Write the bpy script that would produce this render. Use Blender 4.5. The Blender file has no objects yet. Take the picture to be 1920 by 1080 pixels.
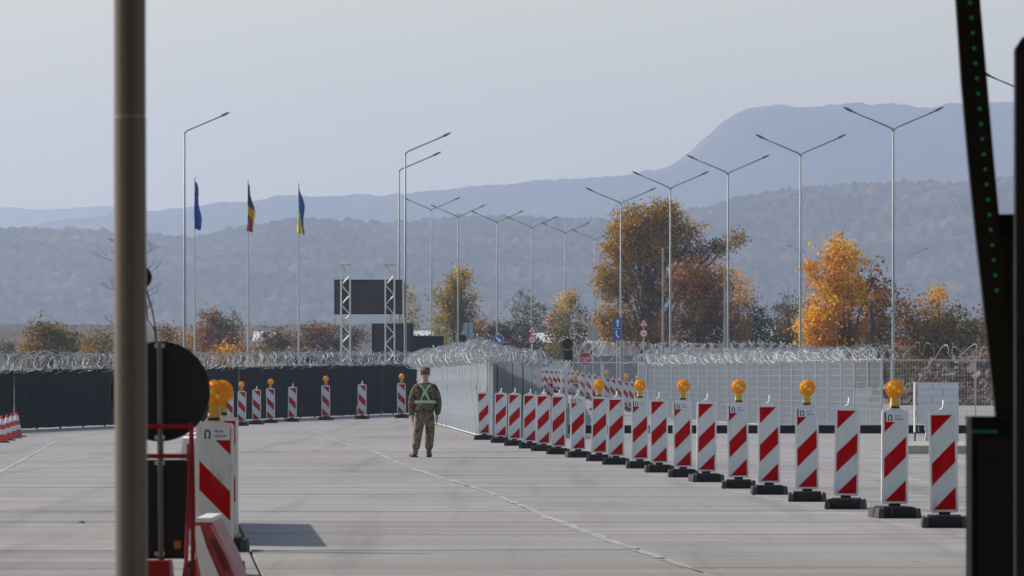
import bpy, bmesh, math, random
import numpy as np
from mathutils import Vector, Matrix, noise

R = math.radians
random.seed(7)
rng = np.random.default_rng(7)
S = bpy.context.scene
C = S.collection

# ------------------------------------------------------------------ camera
EYE = 1.56
FPX = 10667.0      # focal length in pixels of the 1920 wide photograph
HZ = 710.0         # horizon row
cam = bpy.data.cameras.new('camera')
cam.lens = 200; cam.sensor_width = 36
cam.shift_y = (HZ - 540) / 1920.0
cam.clip_start = 0.5; cam.clip_end = 40000
cam.dof.use_dof = True; cam.dof.focus_distance = 95; cam.dof.aperture_fstop = 10.0
camo = bpy.data.objects.new('camera', cam); C.objects.link(camo)
camo.location = (0, 0, EYE); camo.rotation_euler = (R(90), 0, 0)
S.camera = camo

# ------------------------------------------------------------------ sky, sun, exposure
SUN_AZ, SUN_EL = -64.0, 36.0        # azimuth from +Y, clockwise
w = bpy.data.worlds.new('World'); S.world = w; w.use_nodes = True
nt = w.node_tree; nt.nodes.clear()
sky = nt.nodes.new('ShaderNodeTexSky'); sky.sky_type = 'NISHITA'; sky.sun_disc = False
sky.sun_elevation = R(SUN_EL); sky.sun_rotation = R(SUN_AZ)
sky.air_density = 1.6; sky.dust_density = 1.1; sky.ozone_density = 1.0; sky.altitude = 100
bg = nt.nodes.new('ShaderNodeBackground'); bg.inputs[1].default_value = 0.104
wo = nt.nodes.new('ShaderNodeOutputWorld')
nt.links.new(sky.outputs[0], bg.inputs[0]); nt.links.new(bg.outputs[0], wo.inputs[0])
sl = bpy.data.lights.new('sun', 'SUN'); sl.energy = 4.0; sl.angle = R(0.6); sl.color = (1, .92, .82)
so = bpy.data.objects.new('sun', sl); C.objects.link(so)
sd = Vector((math.sin(R(SUN_AZ)) * math.cos(R(SUN_EL)), math.cos(R(SUN_AZ)) * math.cos(R(SUN_EL)), math.sin(R(SUN_EL))))
so.rotation_euler = sd.to_track_quat('Z', 'Y').to_euler()
so.location = (-30, 20, 60)
S.view_settings.view_transform = 'Standard'; S.view_settings.look = 'None'
S.view_settings.exposure = 0.33; S.view_settings.gamma = 1.0; S.view_settings.use_curve_mapping = False
S.cycles.use_denoising = True
S.cycles.max_bounces = 8; S.cycles.volume_bounces = 1
HAZE = 1.7e-4

# ------------------------------------------------------------------ helpers
def at(px, py, D):
    return Vector(((px - 960) / FPX * D, D, EYE + (HZ - py) / FPX * D))
def gd(py):                      # distance of the ground seen at a row
    return FPX * EYE / (py - HZ)

def lin(r, g, b):
    f = lambda c: (c / 255 / 12.92) if c / 255 <= .04045 else ((c / 255 + .055) / 1.055) ** 2.4
    return (f(r), f(g), f(b), 1)

def mat(name, col, rough=.6, metal=0.0, var=.15, scale=6.0, bump=0.0, bscale=40.0, trans=0.0, emit=None, estr=0, spec=.5, stretch=None):
    m = bpy.data.materials.new(name); m.use_nodes = True
    n = m.node_tree.nodes; l = m.node_tree.links
    p = n['Principled BSDF']
    p.inputs['Roughness'].default_value = rough; p.inputs['Metallic'].default_value = metal
    p.inputs['Specular IOR Level'].default_value = spec
    tc = n.new('ShaderNodeTexCoord'); src = tc.outputs['Object']
    if stretch:
        mp = n.new('ShaderNodeMapping'); mp.inputs['Scale'].default_value = stretch
        l.new(src, mp.inputs[0]); src = mp.outputs[0]
    nz = n.new('ShaderNodeTexNoise'); nz.inputs['Scale'].default_value = scale; nz.inputs['Detail'].default_value = 6
    nz.inputs['Roughness'].default_value = .65
    l.new(src, nz.inputs['Vector'])
    mr = n.new('ShaderNodeMapRange'); mr.inputs['From Min'].default_value = .25; mr.inputs['From Max'].default_value = .75
    mr.inputs['To Min'].default_value = 1 - var; mr.inputs['To Max'].default_value = 1 + var
    l.new(nz.outputs[0], mr.inputs[0])
    mx = n.new('ShaderNodeVectorMath'); mx.operation = 'SCALE'
    mx.inputs[0].default_value = col[:3]; l.new(mr.outputs[0], mx.inputs['Scale'])
    l.new(mx.outputs[0], p.inputs['Base Color'])
    rr = n.new('ShaderNodeMapRange'); rr.inputs['To Min'].default_value = max(rough - .12, .05); rr.inputs['To Max'].default_value = min(rough + .12, 1)
    l.new(nz.outputs[0], rr.inputs[0]); l.new(rr.outputs[0], p.inputs['Roughness'])
    if bump:
        nb = n.new('ShaderNodeTexNoise'); nb.inputs['Scale'].default_value = bscale; nb.inputs['Detail'].default_value = 5
        l.new(src, nb.inputs['Vector'])
        bp = n.new('ShaderNodeBump'); bp.inputs['Strength'].default_value = bump; bp.inputs['Distance'].default_value = .05
        l.new(nb.outputs[0], bp.inputs['Height']); l.new(bp.outputs[0], p.inputs['Normal'])
    if trans: p.inputs['Transmission Weight'].default_value = trans
    if emit:
        p.inputs['Emission Color'].default_value = emit; p.inputs['Emission Strength'].default_value = estr
    return m

class MB:
    def __init__(s): s.v = []; s.f = []; s.m = []; s.cur = 0
    def add(s, vs, fs):
        o = len(s.v); s.v += [tuple(v) for v in vs]; s.f += [tuple(i + o for i in f) for f in fs]; s.m += [s.cur] * len(fs)
    def box(s, x0, x1, y0, y1, z0, z1, tx=0, ty=0):    # tx,ty: taper inward at top
        s.add([(x0, y0, z0), (x1, y0, z0), (x1, y1, z0), (x0, y1, z0),
               (x0 + tx, y0 + ty, z1), (x1 - tx, y0 + ty, z1), (x1 - tx, y1 - ty, z1), (x0 + tx, y1 - ty, z1)],
              [(0, 3, 2, 1), (4, 5, 6, 7), (0, 1, 5, 4), (1, 2, 6, 5), (2, 3, 7, 6), (3, 0, 4, 7)])
    def tube(s, pts, rad, n=8, caps=True):
        pts = [Vector(p) for p in pts]
        if not hasattr(rad, '__len__'): rad = [rad] * len(pts)
        vs = []; fs = []; ref = None
        for i, p in enumerate(pts):
            d = (pts[min(i + 1, len(pts) - 1)] - pts[max(i - 1, 0)])
            if d.length < 1e-9: d = Vector((0, 0, 1))
            d.normalize()
            if ref is None or abs(ref.dot(d)) > .97: ref = d.cross(Vector((0, 0, 1)) if abs(d.z) < .9 else Vector((1, 0, 0)))
            a = (ref - d * ref.dot(d)).normalized(); b = d.cross(a).normalized()
            ref = a
            for k in range(n):
                t = 2 * math.pi * k / n
                vs.append(p + (a * math.cos(t) + b * math.sin(t)) * rad[i])
        for i in range(len(pts) - 1):
            for k in range(n):
                k2 = (k + 1) % n
                fs.append((i * n + k, i * n + k2, (i + 1) * n + k2, (i + 1) * n + k))
        if caps and n > 2:
            fs.append(tuple(range(n))[::-1]); fs.append(tuple((len(pts) - 1) * n + k for k in range(n)))
        s.add(vs, fs)
    def lathe(s, prof, c=(0, 0, 0), n=16, axis='z'):   # prof: (r, h)
        vs = []; fs = []
        for r, h in prof:
            for k in range(n):
                t = 2 * math.pi * k / n
                if axis == 'z': vs.append((c[0] + r * math.cos(t), c[1] + r * math.sin(t), c[2] + h))
                else: vs.append((c[0] + r * math.cos(t), c[1] + h, c[2] + r * math.sin(t)))
        for i in range(len(prof) - 1):
            for k in range(n):
                k2 = (k + 1) % n
                q = (i * n + k, i * n + k2, (i + 1) * n + k2, (i + 1) * n + k)
                fs.append(q if axis == 'z' else q[::-1])
        s.add(vs, fs)
    def prism(s, poly, y0, y1):       # poly in (x,z), extruded along y
        n = len(poly)
        s.add([(x, y0, z) for x, z in poly] + [(x, y1, z) for x, z in poly],
              [tuple(range(n)), tuple(range(2 * n - 1, n - 1, -1))] + [(i, i + n, (i + 1) % n + n, (i + 1) % n) for i in range(n)])
    def mesh(s, name, mats, smooth=False):
        me = bpy.data.meshes.new(name); me.from_pydata(s.v, [], s.f)
        for m in (mats if isinstance(mats, (list, tuple)) else [mats]): me.materials.append(m)
        if any(s.m): me.polygons.foreach_set('material_index', s.m)
        if smooth: me.polygons.foreach_set('use_smooth', [True] * len(me.polygons))
        me.update(); return me
    def build(s, name, mats, parent=None, smooth=False, loc=None):
        me = s.mesh(name, mats, smooth)
        if smooth:
            bm = bmesh.new(); bm.from_mesh(me)
            bmesh.ops.recalc_face_normals(bm, faces=bm.faces)
            for e in bm.edges:
                if len(e.link_faces) == 2 and e.calc_face_angle(0) > .7: e.smooth = False
            bm.to_mesh(me); bm.free()
        return link(name, me, parent, loc)

def link(name, data, parent=None, loc=None):
    o = bpy.data.objects.new(name, data); C.objects.link(o)
    if parent is not None: o.parent = parent
    if loc is not None: o.location = loc
    return o
def tag(o, label=None, cat=None, group=None, kind=None):
    if label: o['label'] = label
    if cat: o['category'] = cat
    if group: o['group'] = group
    if kind: o['kind'] = kind
    return o
def thing(name, label, cat, loc=(0, 0, 0), rz=0, group=None):
    o = link(name, None, None, loc); o.rotation_euler = (0, 0, rz); o.empty_display_size = .2
    return tag(o, label, cat, group)
def dup(o, parent=None):
    c = o.copy(); C.objects.link(c)
    if parent is not None: c.parent = parent
    for ch in o.children: dup(ch, c)
    return c

# ------------------------------------------------------------------ materials
M = {}
M['galv'] = mat('galvanised_steel', (.42, .43, .45), .45, .5, .2, 8)
M['wire'] = mat('fence_wire', (.50, .51, .53), .6, 0, .12, 3)
M['razor'] = mat('razor_tape', (.42, .43, .45), .6, .25, .35, 9)
M['lamp_pole'] = mat('lamp_pole_steel', (.27, .28, .30), .5, .3, .15, 2)
M['lamp_head'] = mat('lamp_head_grey', (.10, .11, .13), .45, .3, .1)
M['white_plastic'] = mat('white_plastic', (.70, .70, .70), .42, 0, .10, 9)
M['red_sheet'] = mat('red_reflective_sheet', (.42, .001, .003), .7, 0, .16, 14, spec=.04)
M['white_sheet'] = mat('white_reflective_sheet', (.60, .61, .63), .5, 0, .10, 12, spec=.2)
M['rubber'] = mat('recycled_rubber', (.018, .018, .018), .8, 0, .35, 20, .4, 90, spec=.2)
M['rubber_grey'] = mat('dusty_rubber', (.075, .072, .07), .85, 0, .3, 16, .3, 80, spec=.2)
M['amber'] = mat('amber_lens', (.98, .44, .003), .12, 0, .35, 16, .5, 60)
def glow_through(m, col, fac):
    n = m.node_tree.nodes; l = m.node_tree.links; p = n['Principled BSDF']; o = n['Material Output']
    t = n.new('ShaderNodeBsdfTranslucent'); t.inputs[0].default_value = (*col, 1); x = n.new('ShaderNodeMixShader'); x.inputs[0].default_value = fac
    l.new(p.outputs[0], x.inputs[1]); l.new(t.outputs[0], x.inputs[2]); l.new(x.outputs[0], o.inputs['Surface'])
glow_through(M['amber'], (1, .56, .01), .35)
M['yellow_plastic'] = mat('yellow_lamp_housing', (.62, .33, .02), .45, 0, .15)
M['black'] = mat('black_paint', (.006, .006, .007), .65, 0, .3, 4, spec=.15)
M['ink'] = mat('black_ink', (.01, .01, .015), .6, 0, .05)
M['purple_ink'] = mat('violet_ink', (.05, .02, .14), .6, 0, .05)
M['sticker'] = mat('white_sticker', (.66, .68, .74), .5, 0, .05)
M['screen_cloth'] = mat('dark_privacy_cloth', (.007, .007, .009), .9, 0, .35, 3, .3, 12, spec=.1)
M['stop_red'] = mat('sign_red', (.45, .01, .02), .45, 0, .08)
M['sign_blue'] = mat('sign_blue', (.01, .10, .35), .45, 0, .08)
M['sign_white'] = mat('sign_white', (.7, .7, .72), .45, 0, .06)
M['sign_back'] = mat('sign_back_grey', (.30, .33, .36), .5, .3, .1)
M['dark_back'] = mat('dark_sign_back', (.012, .010, .009), .6, 0, .15, spec=.25)
M['red_paint'] = mat('red_frame_paint', (.24, .004, .006), .5, 0, .2, 12, spec=.2)
M['alu'] = mat('aluminium', (.40, .41, .42), .45, .4, .15)
M['truss'] = mat('bright_aluminium', (.62, .64, .66), .45, .2, .1)
M['bark'] = mat('bark', (.055, .042, .034), .9, 0, .3, 8, .5, 20)

def leaf_material(name):
    m = bpy.data.materials.new(name); m.use_nodes = True
    n = m.node_tree.nodes; l = m.node_tree.links; n.clear()
    a = n.new('ShaderNodeAttribute'); a.attribute_name = 'leaf'
    d = n.new('ShaderNodeBsdfDiffuse'); t = n.new('ShaderNodeBsdfTranslucent')
    mx = n.new('ShaderNodeMixShader'); mx.inputs[0].default_value = .45
    o = n.new('ShaderNodeOutputMaterial')
    l.new(a.outputs['Color'], d.inputs[0]); l.new(a.outputs['Color'], t.inputs[0])
    l.new(d.outputs[0], mx.inputs[1]); l.new(t.outputs[0], mx.inputs[2]); l.new(mx.outputs[0], o.inputs[0])
    return m
M['leaf'] = leaf_material('autumn_leaf')
def grime(m, dirt=(.16, .14, .12), lo=.56, hi=.74, amt=.55):
    n = m.node_tree.nodes; l = m.node_tree.links; p = n['Principled BSDF']
    src = p.inputs['Base Color'].links[0].from_socket
    g = n.new('ShaderNodeNewGeometry'); mp = n.new('ShaderNodeMapping'); mp.inputs['Scale'].default_value = (9, 9, 2.2)
    t = n.new('ShaderNodeTexNoise'); t.inputs['Scale'].default_value = 1; t.inputs['Detail'].default_value = 6; t.inputs['Roughness'].default_value = .7
    r = n.new('ShaderNodeMapRange'); r.inputs['From Min'].default_value = lo; r.inputs['From Max'].default_value = hi; r.inputs['To Max'].default_value = amt
    x = n.new('ShaderNodeMix'); x.data_type = 'RGBA'; x.inputs[7].default_value = (*dirt, 1)
    l.new(g.outputs['Position'], mp.inputs[0]); l.new(mp.outputs[0], t.inputs['Vector']); l.new(t.outputs[0], r.inputs[0])
    l.new(r.outputs[0], x.inputs[0]); l.new(src, x.inputs[6]); l.new(x.outputs[2], p.inputs['Base Color'])
for k_ in ('white_plastic', 'white_sheet', 'red_sheet'): grime(M[k_], amt=.5 if k_ != 'red_sheet' else .25)
grime(M['lamp_pole'], (.12, .10, .09), .5, .7, .5)

def concrete(name, tone=(.282, .266, .257), per_slab=False):
    m = bpy.data.materials.new(name); m.use_nodes = True
    n = m.node_tree.nodes; l = m.node_tree.links; p = n['Principled BSDF']
    g = n.new('ShaderNodeNewGeometry')
    def nz(scale, vec, det=5):
        mp = n.new('ShaderNodeMapping'); mp.inputs['Scale'].default_value = vec
        mp.inputs['Rotation'].default_value = (0, 0, R(3.45))
        l.new(g.outputs['Position'], mp.inputs[0])
        t = n.new('ShaderNodeTexNoise'); t.inputs['Scale'].default_value = scale; t.inputs['Detail'].default_value = det
        t.inputs['Roughness'].default_value = .6
        l.new(mp.outputs[0], t.inputs['Vector']); return t
    def rng_(src, a, b, c, d):
        r = n.new('ShaderNodeMapRange'); r.inputs['From Min'].default_value = a; r.inputs['From Max'].default_value = b
        r.inputs['To Min'].default_value = c; r.inputs['To Max'].default_value = d
        l.new(src, r.inputs[0]); return r.outputs[0]
    def mul(a, b):
        k = n.new('ShaderNodeMath'); k.operation = 'MULTIPLY'; l.new(a, k.inputs[0]); l.new(b, k.inputs[1]); return k.outputs[0]
    big = nz(.09, (1, .6, 1)); mid = nz(.8, (.35, .9, 1)); broom = nz(1.6, (.12, 1.6, 1), 8); fine = nz(14, (1, 1, 1), 4)
    f = rng_(big.outputs[0], .3, .7, .90, 1.08)
    f = mul(f, rng_(mid.outputs[0], .3, .7, .91, 1.08))
    f = mul(f, rng_(broom.outputs[0], .32, .68, .78, 1.16))
    f = mul(f, rng_(fine.outputs[0], .3, .7, .93, 1.06))
    streak = nz(1.0, (.06, .62, 1), 6)
    f = mul(f, rng_(streak.outputs[0], .34, .66, .86, 1.09))
    tyre = nz(1.0, (1.5, .035, 1), 4); f = mul(f, rng_(tyre.outputs[0], .54, .68, 1.0, .80))
    stain = nz(.5, (.55, .11, 1), 5); f = mul(f, rng_(stain.outputs[0], .54, .70, 1.0, .76))
    spot = nz(5.0, (.8, .35, 1), 3); f = mul(f, rng_(spot.outputs[0], .66, .74, 1.0, .62))
    dark = nz(.9, (.10, 2.6, 1), 3)
    f = mul(f, rng_(dark.outputs[0], .62, .74, 1.0, .88))
    if per_slab:
        oi = n.new('ShaderNodeObjectInfo'); f = mul(f, rng_(oi.outputs['Random'], 0, 1, .94, 1.05))
    hue = nz(.16, (1, .7, 1), 3)
    mixc = n.new('ShaderNodeMix'); mixc.data_type = 'RGBA'
    mixc.inputs[6].default_value = (*tone, 1); mixc.inputs[7].default_value = (tone[0] * 1.05, tone[1] * .99, tone[2] * .97, 1)
    l.new(rng_(hue.outputs[0], .4, .62, 0, 1), mixc.inputs[0])
    v = n.new('ShaderNodeVectorMath'); v.operation = 'SCALE'; l.new(mixc.outputs[2], v.inputs[0]); l.new(f, v.inputs['Scale'])
    l.new(v.outputs[0], p.inputs['Base Color'])
    p.inputs['Roughness'].default_value = .85; p.inputs['Specular IOR Level'].default_value = .3
    bp = n.new('ShaderNodeBump'); bp.inputs['Strength'].default_value = .25; bp.inputs['Distance'].default_value = .02
    l.new(broom.outputs[0], bp.inputs['Height']); l.new(bp.outputs[0], p.inputs['Normal'])
    return m
M['concrete'] = concrete('concrete_apron')
M['slab'] = concrete('concrete_slab_surface', per_slab=True)
M['joint'] = mat('joint_dirt', (.075, .07, .068), .95, 0, .3, 3)
M['seam'] = mat('pale_joint_mortar', (.315, .30, .29), .9, 0, .5, .9, stretch=(1, .6, 1))
M['kerb'] = mat('kerb_concrete', (.36, .32, .27), .85, 0, .15, 5, .3)

# ------------------------------------------------------------------ ground
def ground_mat():
    m = mat('dry_grass_earth', (.085, .072, .045), .95, 0, .4, .05, .3, 1)
    return m
gm = MB(); gm.add([(-9000, -300, -.06), (9000, -300, -.06), (9000, 11500, -.06), (-9000, 11500, -.06)], [(0, 1, 2, 3)])
tag(gm.build('ground', ground_mat()), kind='structure')

YAW = math.atan(.0602)            # slab joints run slightly off the view axis
ex = Vector((math.cos(YAW), math.sin(YAW), 0)); ey = Vector((-math.sin(YAW), math.cos(YAW), 0))
O0 = Vector((4.287, 0, 0))        # main seam passes here
def uv(u, v, z=0): return O0 + ex * u + ey * v + Vector((0, 0, z))
SW, SL = 3.55, 5.0
V0, NV = 37.0, 18
U0, NU = -4, 8
u0, u1 = U0 * SW, (U0 + NU) * SW; v0, v1 = V0, V0 + NV * SL
pm = MB()
def q(a, b, c, d, z=0): pm.add([uv(a, c, z), uv(b, c, z), uv(b, d, z), uv(a, d, z)], [(0, 1, 2, 3)])
q(-70, 75, -20, v0); q(-70, u0, v0, v1); q(u1, 75, v0, v1); q(-70, 75, v1, 330)
pm.cur = 1; q(u0, u1, v0, v1, -.03); pm.cur = 0
pav = pm.build('pavement', [M['concrete'], M['joint']]); tag(pav, kind='structure')
G = .012
sm = MB(); sm.box(G, SW - G, .028, SL - .028, -.028, 0, .006, .006); slab_me = sm.mesh('concrete_slab', M['slab'])
for i in range(NU):
    for j in range(NV):
        s_ = link('concrete_slab', slab_me, pav, uv((U0 + i) * SW, V0 + j * SL, 0)); s_.rotation_euler = (0, 0, YAW)
        s_.location.z += random.uniform(-.002, .002)
# pale mortar smeared along the main joint: ragged strip
seam = MB(); prev = None
for k in range(400):
    v = 38 + k * .33
    wl = .035 + .08 * max(0, noise.noise(Vector((v * .9, 3, 0)))) + .02 * random.random()
    wr = .03 + .10 * max(0, noise.noise(Vector((v * .7, 9, 0)))) + .02 * random.random()
    if v < 47: wl *= .25; wr *= .25
    off = .05 * noise.noise(Vector((v * .3, 0, 5))) + .16 * noise.noise(Vector((v * .045, 0, 15)))
    cur = (uv(off - wl, v, .0045), uv(off + wr, v, .0045))
    if prev and noise.noise(Vector((v * 1.1, 40, 0))) > -.33: seam.add([prev[0], prev[1], cur[1], cur[0]], [(0, 1, 2, 3)])
    prev = cur
seam.build('joint_seal', M['seam'], pav)
s2 = MB(); prev = None
for k in range(170):
    v = 78 + k * .4
    cur = (uv(-2 * SW - .03 - .02 * random.random(), v, .0045), uv(-2 * SW + .03 + .02 * random.random(), v, .0045))
    if prev: s2.add([prev[0], prev[1], cur[1], cur[0]], [(0, 1, 2, 3)])
    prev = cur
s2.build('joint_seal', M['seam'], pav)

# ramp road behind the fences
rm = MB()
rm.add([(-.5, 215, .008), (40, 215, .008), (60, 335, .95), (-.5, 335, .95), (-.5, 420, .95), (60, 420, .95)], [(0, 1, 2, 3), (3, 2, 5, 4)])
tag(rm.build('ramp_road', M['concrete']), kind='structure')
def ramp_z(D): return max(0, min(.95, .008 + (D - 215) / 120 * .942))

# ------------------------------------------------------------------ hills
def forest_mat(name, cols, scale):
    m = bpy.data.materials.new(name); m.use_nodes = True
    n = m.node_tree.nodes; l = m.node_tree.links; p = n['Principled BSDF']
    g = n.new('ShaderNodeNewGeometry')
    t = n.new('ShaderNodeTexNoise'); t.inputs['Scale'].default_value = scale; t.inputs['Detail'].default_value = 12; t.inputs['Roughness'].default_value = .78
    l.new(g.outputs['Position'], t.inputs['Vector'])
    r = n.new('ShaderNodeValToRGB'); e = r.color_ramp.elements
    e[0].position = .34; e[0].color = (*cols[0], 1); e[1].position = .68; e[1].color = (*cols[-1], 1)
    for i, c in enumerate(cols[1:-1]):
        x = e.new(.34 + .34 * (i + 1) / (len(cols) - 1)); x.color = (*c, 1)
    l.new(t.outputs[0], r.inputs[0]); l.new(r.outputs[0], p.inputs['Base Color'])
    p.inputs['Roughness'].default_value = 1; p.inputs['Specular IOR Level'].default_value = .05
    return m
def ridge_fn(pts):
    xs = [p[0] for p in pts]; ys = [p[1] for p in pts]
    return lambda x: float(np.interp(x, xs, ys))
def smooth_fn(f, w_):
    return lambda x: sum(f(x + k * w_) for k in (-1, -.5, 0, .5, 1)) / 5
def hill(name, pts, D0, D1, nx, ny, m, rough, canopy, cs, foot=660, x0=-260, x1=2180):
    f = smooth_fn(ridge_fn(pts), 22)
    vs = []; X = np.linspace(x0, x1, nx)
    for j in range(ny):
        t = j / (ny - 1) * 1.12
        D = D0 + (D1 - D0) * min(t, 1.2)
        for px in X:
            X_ = (px - 960) / FPX * D1
            top = EYE + (HZ - f(px)) / FPX * D1
            if t <= 1: s_ = t * t * (3 - 2 * t) * .5 + t * .5
            else: s_ = 1 - (t - 1) * 1.2
            h = top * s_
            k = 4 * t * (1.03 - t) if t <= 1.03 else 0
            n1 = noise.fractal(Vector((X_ * rough, D * rough * .55, 3.3)), 1, 2, 5)
            ridg = 1 - abs(noise.noise(Vector((X_ * rough * 1.6 + D * rough * .35, D * rough * .3, 8))))
            h += top * k * (.15 * n1 + .17 * (ridg - .75))
            h += canopy * noise.noise(Vector((X_ * cs, D * cs * .7, 0))) * min(1, t * 6) + canopy * .6 * noise.noise(Vector((X_ * cs * 2.7, D * cs * 2, 4))) * min(1, t * 6)
            vs.append((X_, D, max(h, -2)))
    fs = [(j * nx + i, j * nx + i + 1, (j + 1) * nx + i + 1, (j + 1) * nx + i) for j in range(ny - 1) for i in range(nx - 1)]
    b = MB(); b.add(vs, fs); o = b.build(name, m)
    o.data.polygons.foreach_set('use_smooth', [True] * len(o.data.polygons))
    return tag(o, kind='structure')
near_pts = [(-300, 420), (0, 428), (210, 433), (300, 442), (380, 447), (430, 434), (500, 420), (560, 411), (640, 412), (720, 420), (800, 412), (900, 404), (1000, 407), (1130, 410), (1230, 408),
            (1290, 395), (1400, 370), (1500, 354), (1640, 346), (1720, 341), (1800, 347), (1860, 338), (1920, 328), (2200, 300)]
mid_pts = [(-300, 470), (0, 440), (60, 421), (200, 403), (280, 396), (400, 383), (520, 369), (620, 368), (720, 363), (860, 351), (940, 342), (1010, 334), (1080, 333), (1170, 329), (1230, 316), (1270, 302), (1300, 275), (1330, 250),
           (1360, 222), (1390, 205), (1420, 198), (1480, 197), (1520, 202), (1570, 196), (1640, 192), (1690, 196), (1730, 203), (1790, 194), (1900, 188), (2200, 170)]
far_pts = [(-300, 380), (0, 384), (60, 392), (120, 390), (200, 383), (260, 395), (400, 420), (2200, 480)]
hill('hills', near_pts, 2900, 4300, 520, 190, forest_mat('near_forest', [(.004, .018, .020), (.018, .034, .030), (.075, .062, .050), (.18, .12, .095)], .012), .0016, 5.0, .11)
hill('mountain', mid_pts, 5600, 7600, 330, 120, forest_mat('far_forest', [(.004, .018, .022), (.024, .036, .034), (.13, .10, .085)], .006), .0009, 5, .03)
hill('distant_ridge', far_pts, 9900, 10400, 240, 40, forest_mat('distant_forest', [(.02, .03, .03), (.04, .045, .04)], .006), .0006, 6, .015)
terr_pts = [(-300, 607), (0, 609), (150, 611), (300, 614), (500, 612), (620, 606), (760, 618), (900, 622), (1100, 625), (1500, 622), (2200, 615)]
hill('terrace', terr_pts, 900, 1500, 300, 50, forest_mat('brown_fields', [(.05, .045, .03), (.09, .065, .045), (.13, .09, .06)], .03), .006, 1.0, .12, foot=700)

# ------------------------------------------------------------------ trees
def lc(r, g, b): return lin(r, g, b)[:3]
PAL = {
    'olive_orange': [lc(150, 112, 40), lc(176, 124, 44), lc(120, 96, 44), lc(98, 84, 44), lc(190, 128, 40)],
    'orange': [lc(232, 150, 20), lc(225, 128, 20), lc(240, 168, 30), lc(200, 104, 24), lc(180, 120, 30)],
    'rust': [lc(150, 84, 36), lc(126, 76, 42), lc(178, 98, 34), lc(96, 66, 44), lc(110, 84, 40)],
    'brown': [lc(110, 84, 56), lc(92, 72, 50), lc(128, 92, 58), lc(76, 64, 50)],
    'dark': [lc(66, 66, 58), lc(54, 58, 52), lc(84, 76, 62), lc(60, 56, 50)],
    'yellow_green': [lc(142, 134, 58), lc(120, 120, 64), lc(170, 140, 50), lc(98, 104, 62), lc(190, 146, 44)],
    'olive': [lc(118, 104, 48), lc(90, 84, 44), lc(140, 114, 46), lc(72, 68, 42)],
    'pink_brown': [lc(146, 104, 82), lc(124, 92, 76), lc(160, 108, 70), lc(104, 84, 74)],
    'grey': [lc(106, 106, 92), lc(92, 94, 86), lc(120, 112, 90)],
    'peach': [lc(214, 140, 72), lc(196, 122, 56), lc(226, 150, 80)],
}
TINT = {'orange': (1.05, 1.55, .6), 'peach': (1.05, 1.4, .7), 'olive_orange': (1.25, 1.42, .75), 'olive': (1.2, 1.12, .8), 'yellow_green': (1.15, 1.12, .8), 'rust': (1.1, 1.32, .85), 'brown': (1.1, 1.2, .9)}
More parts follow.
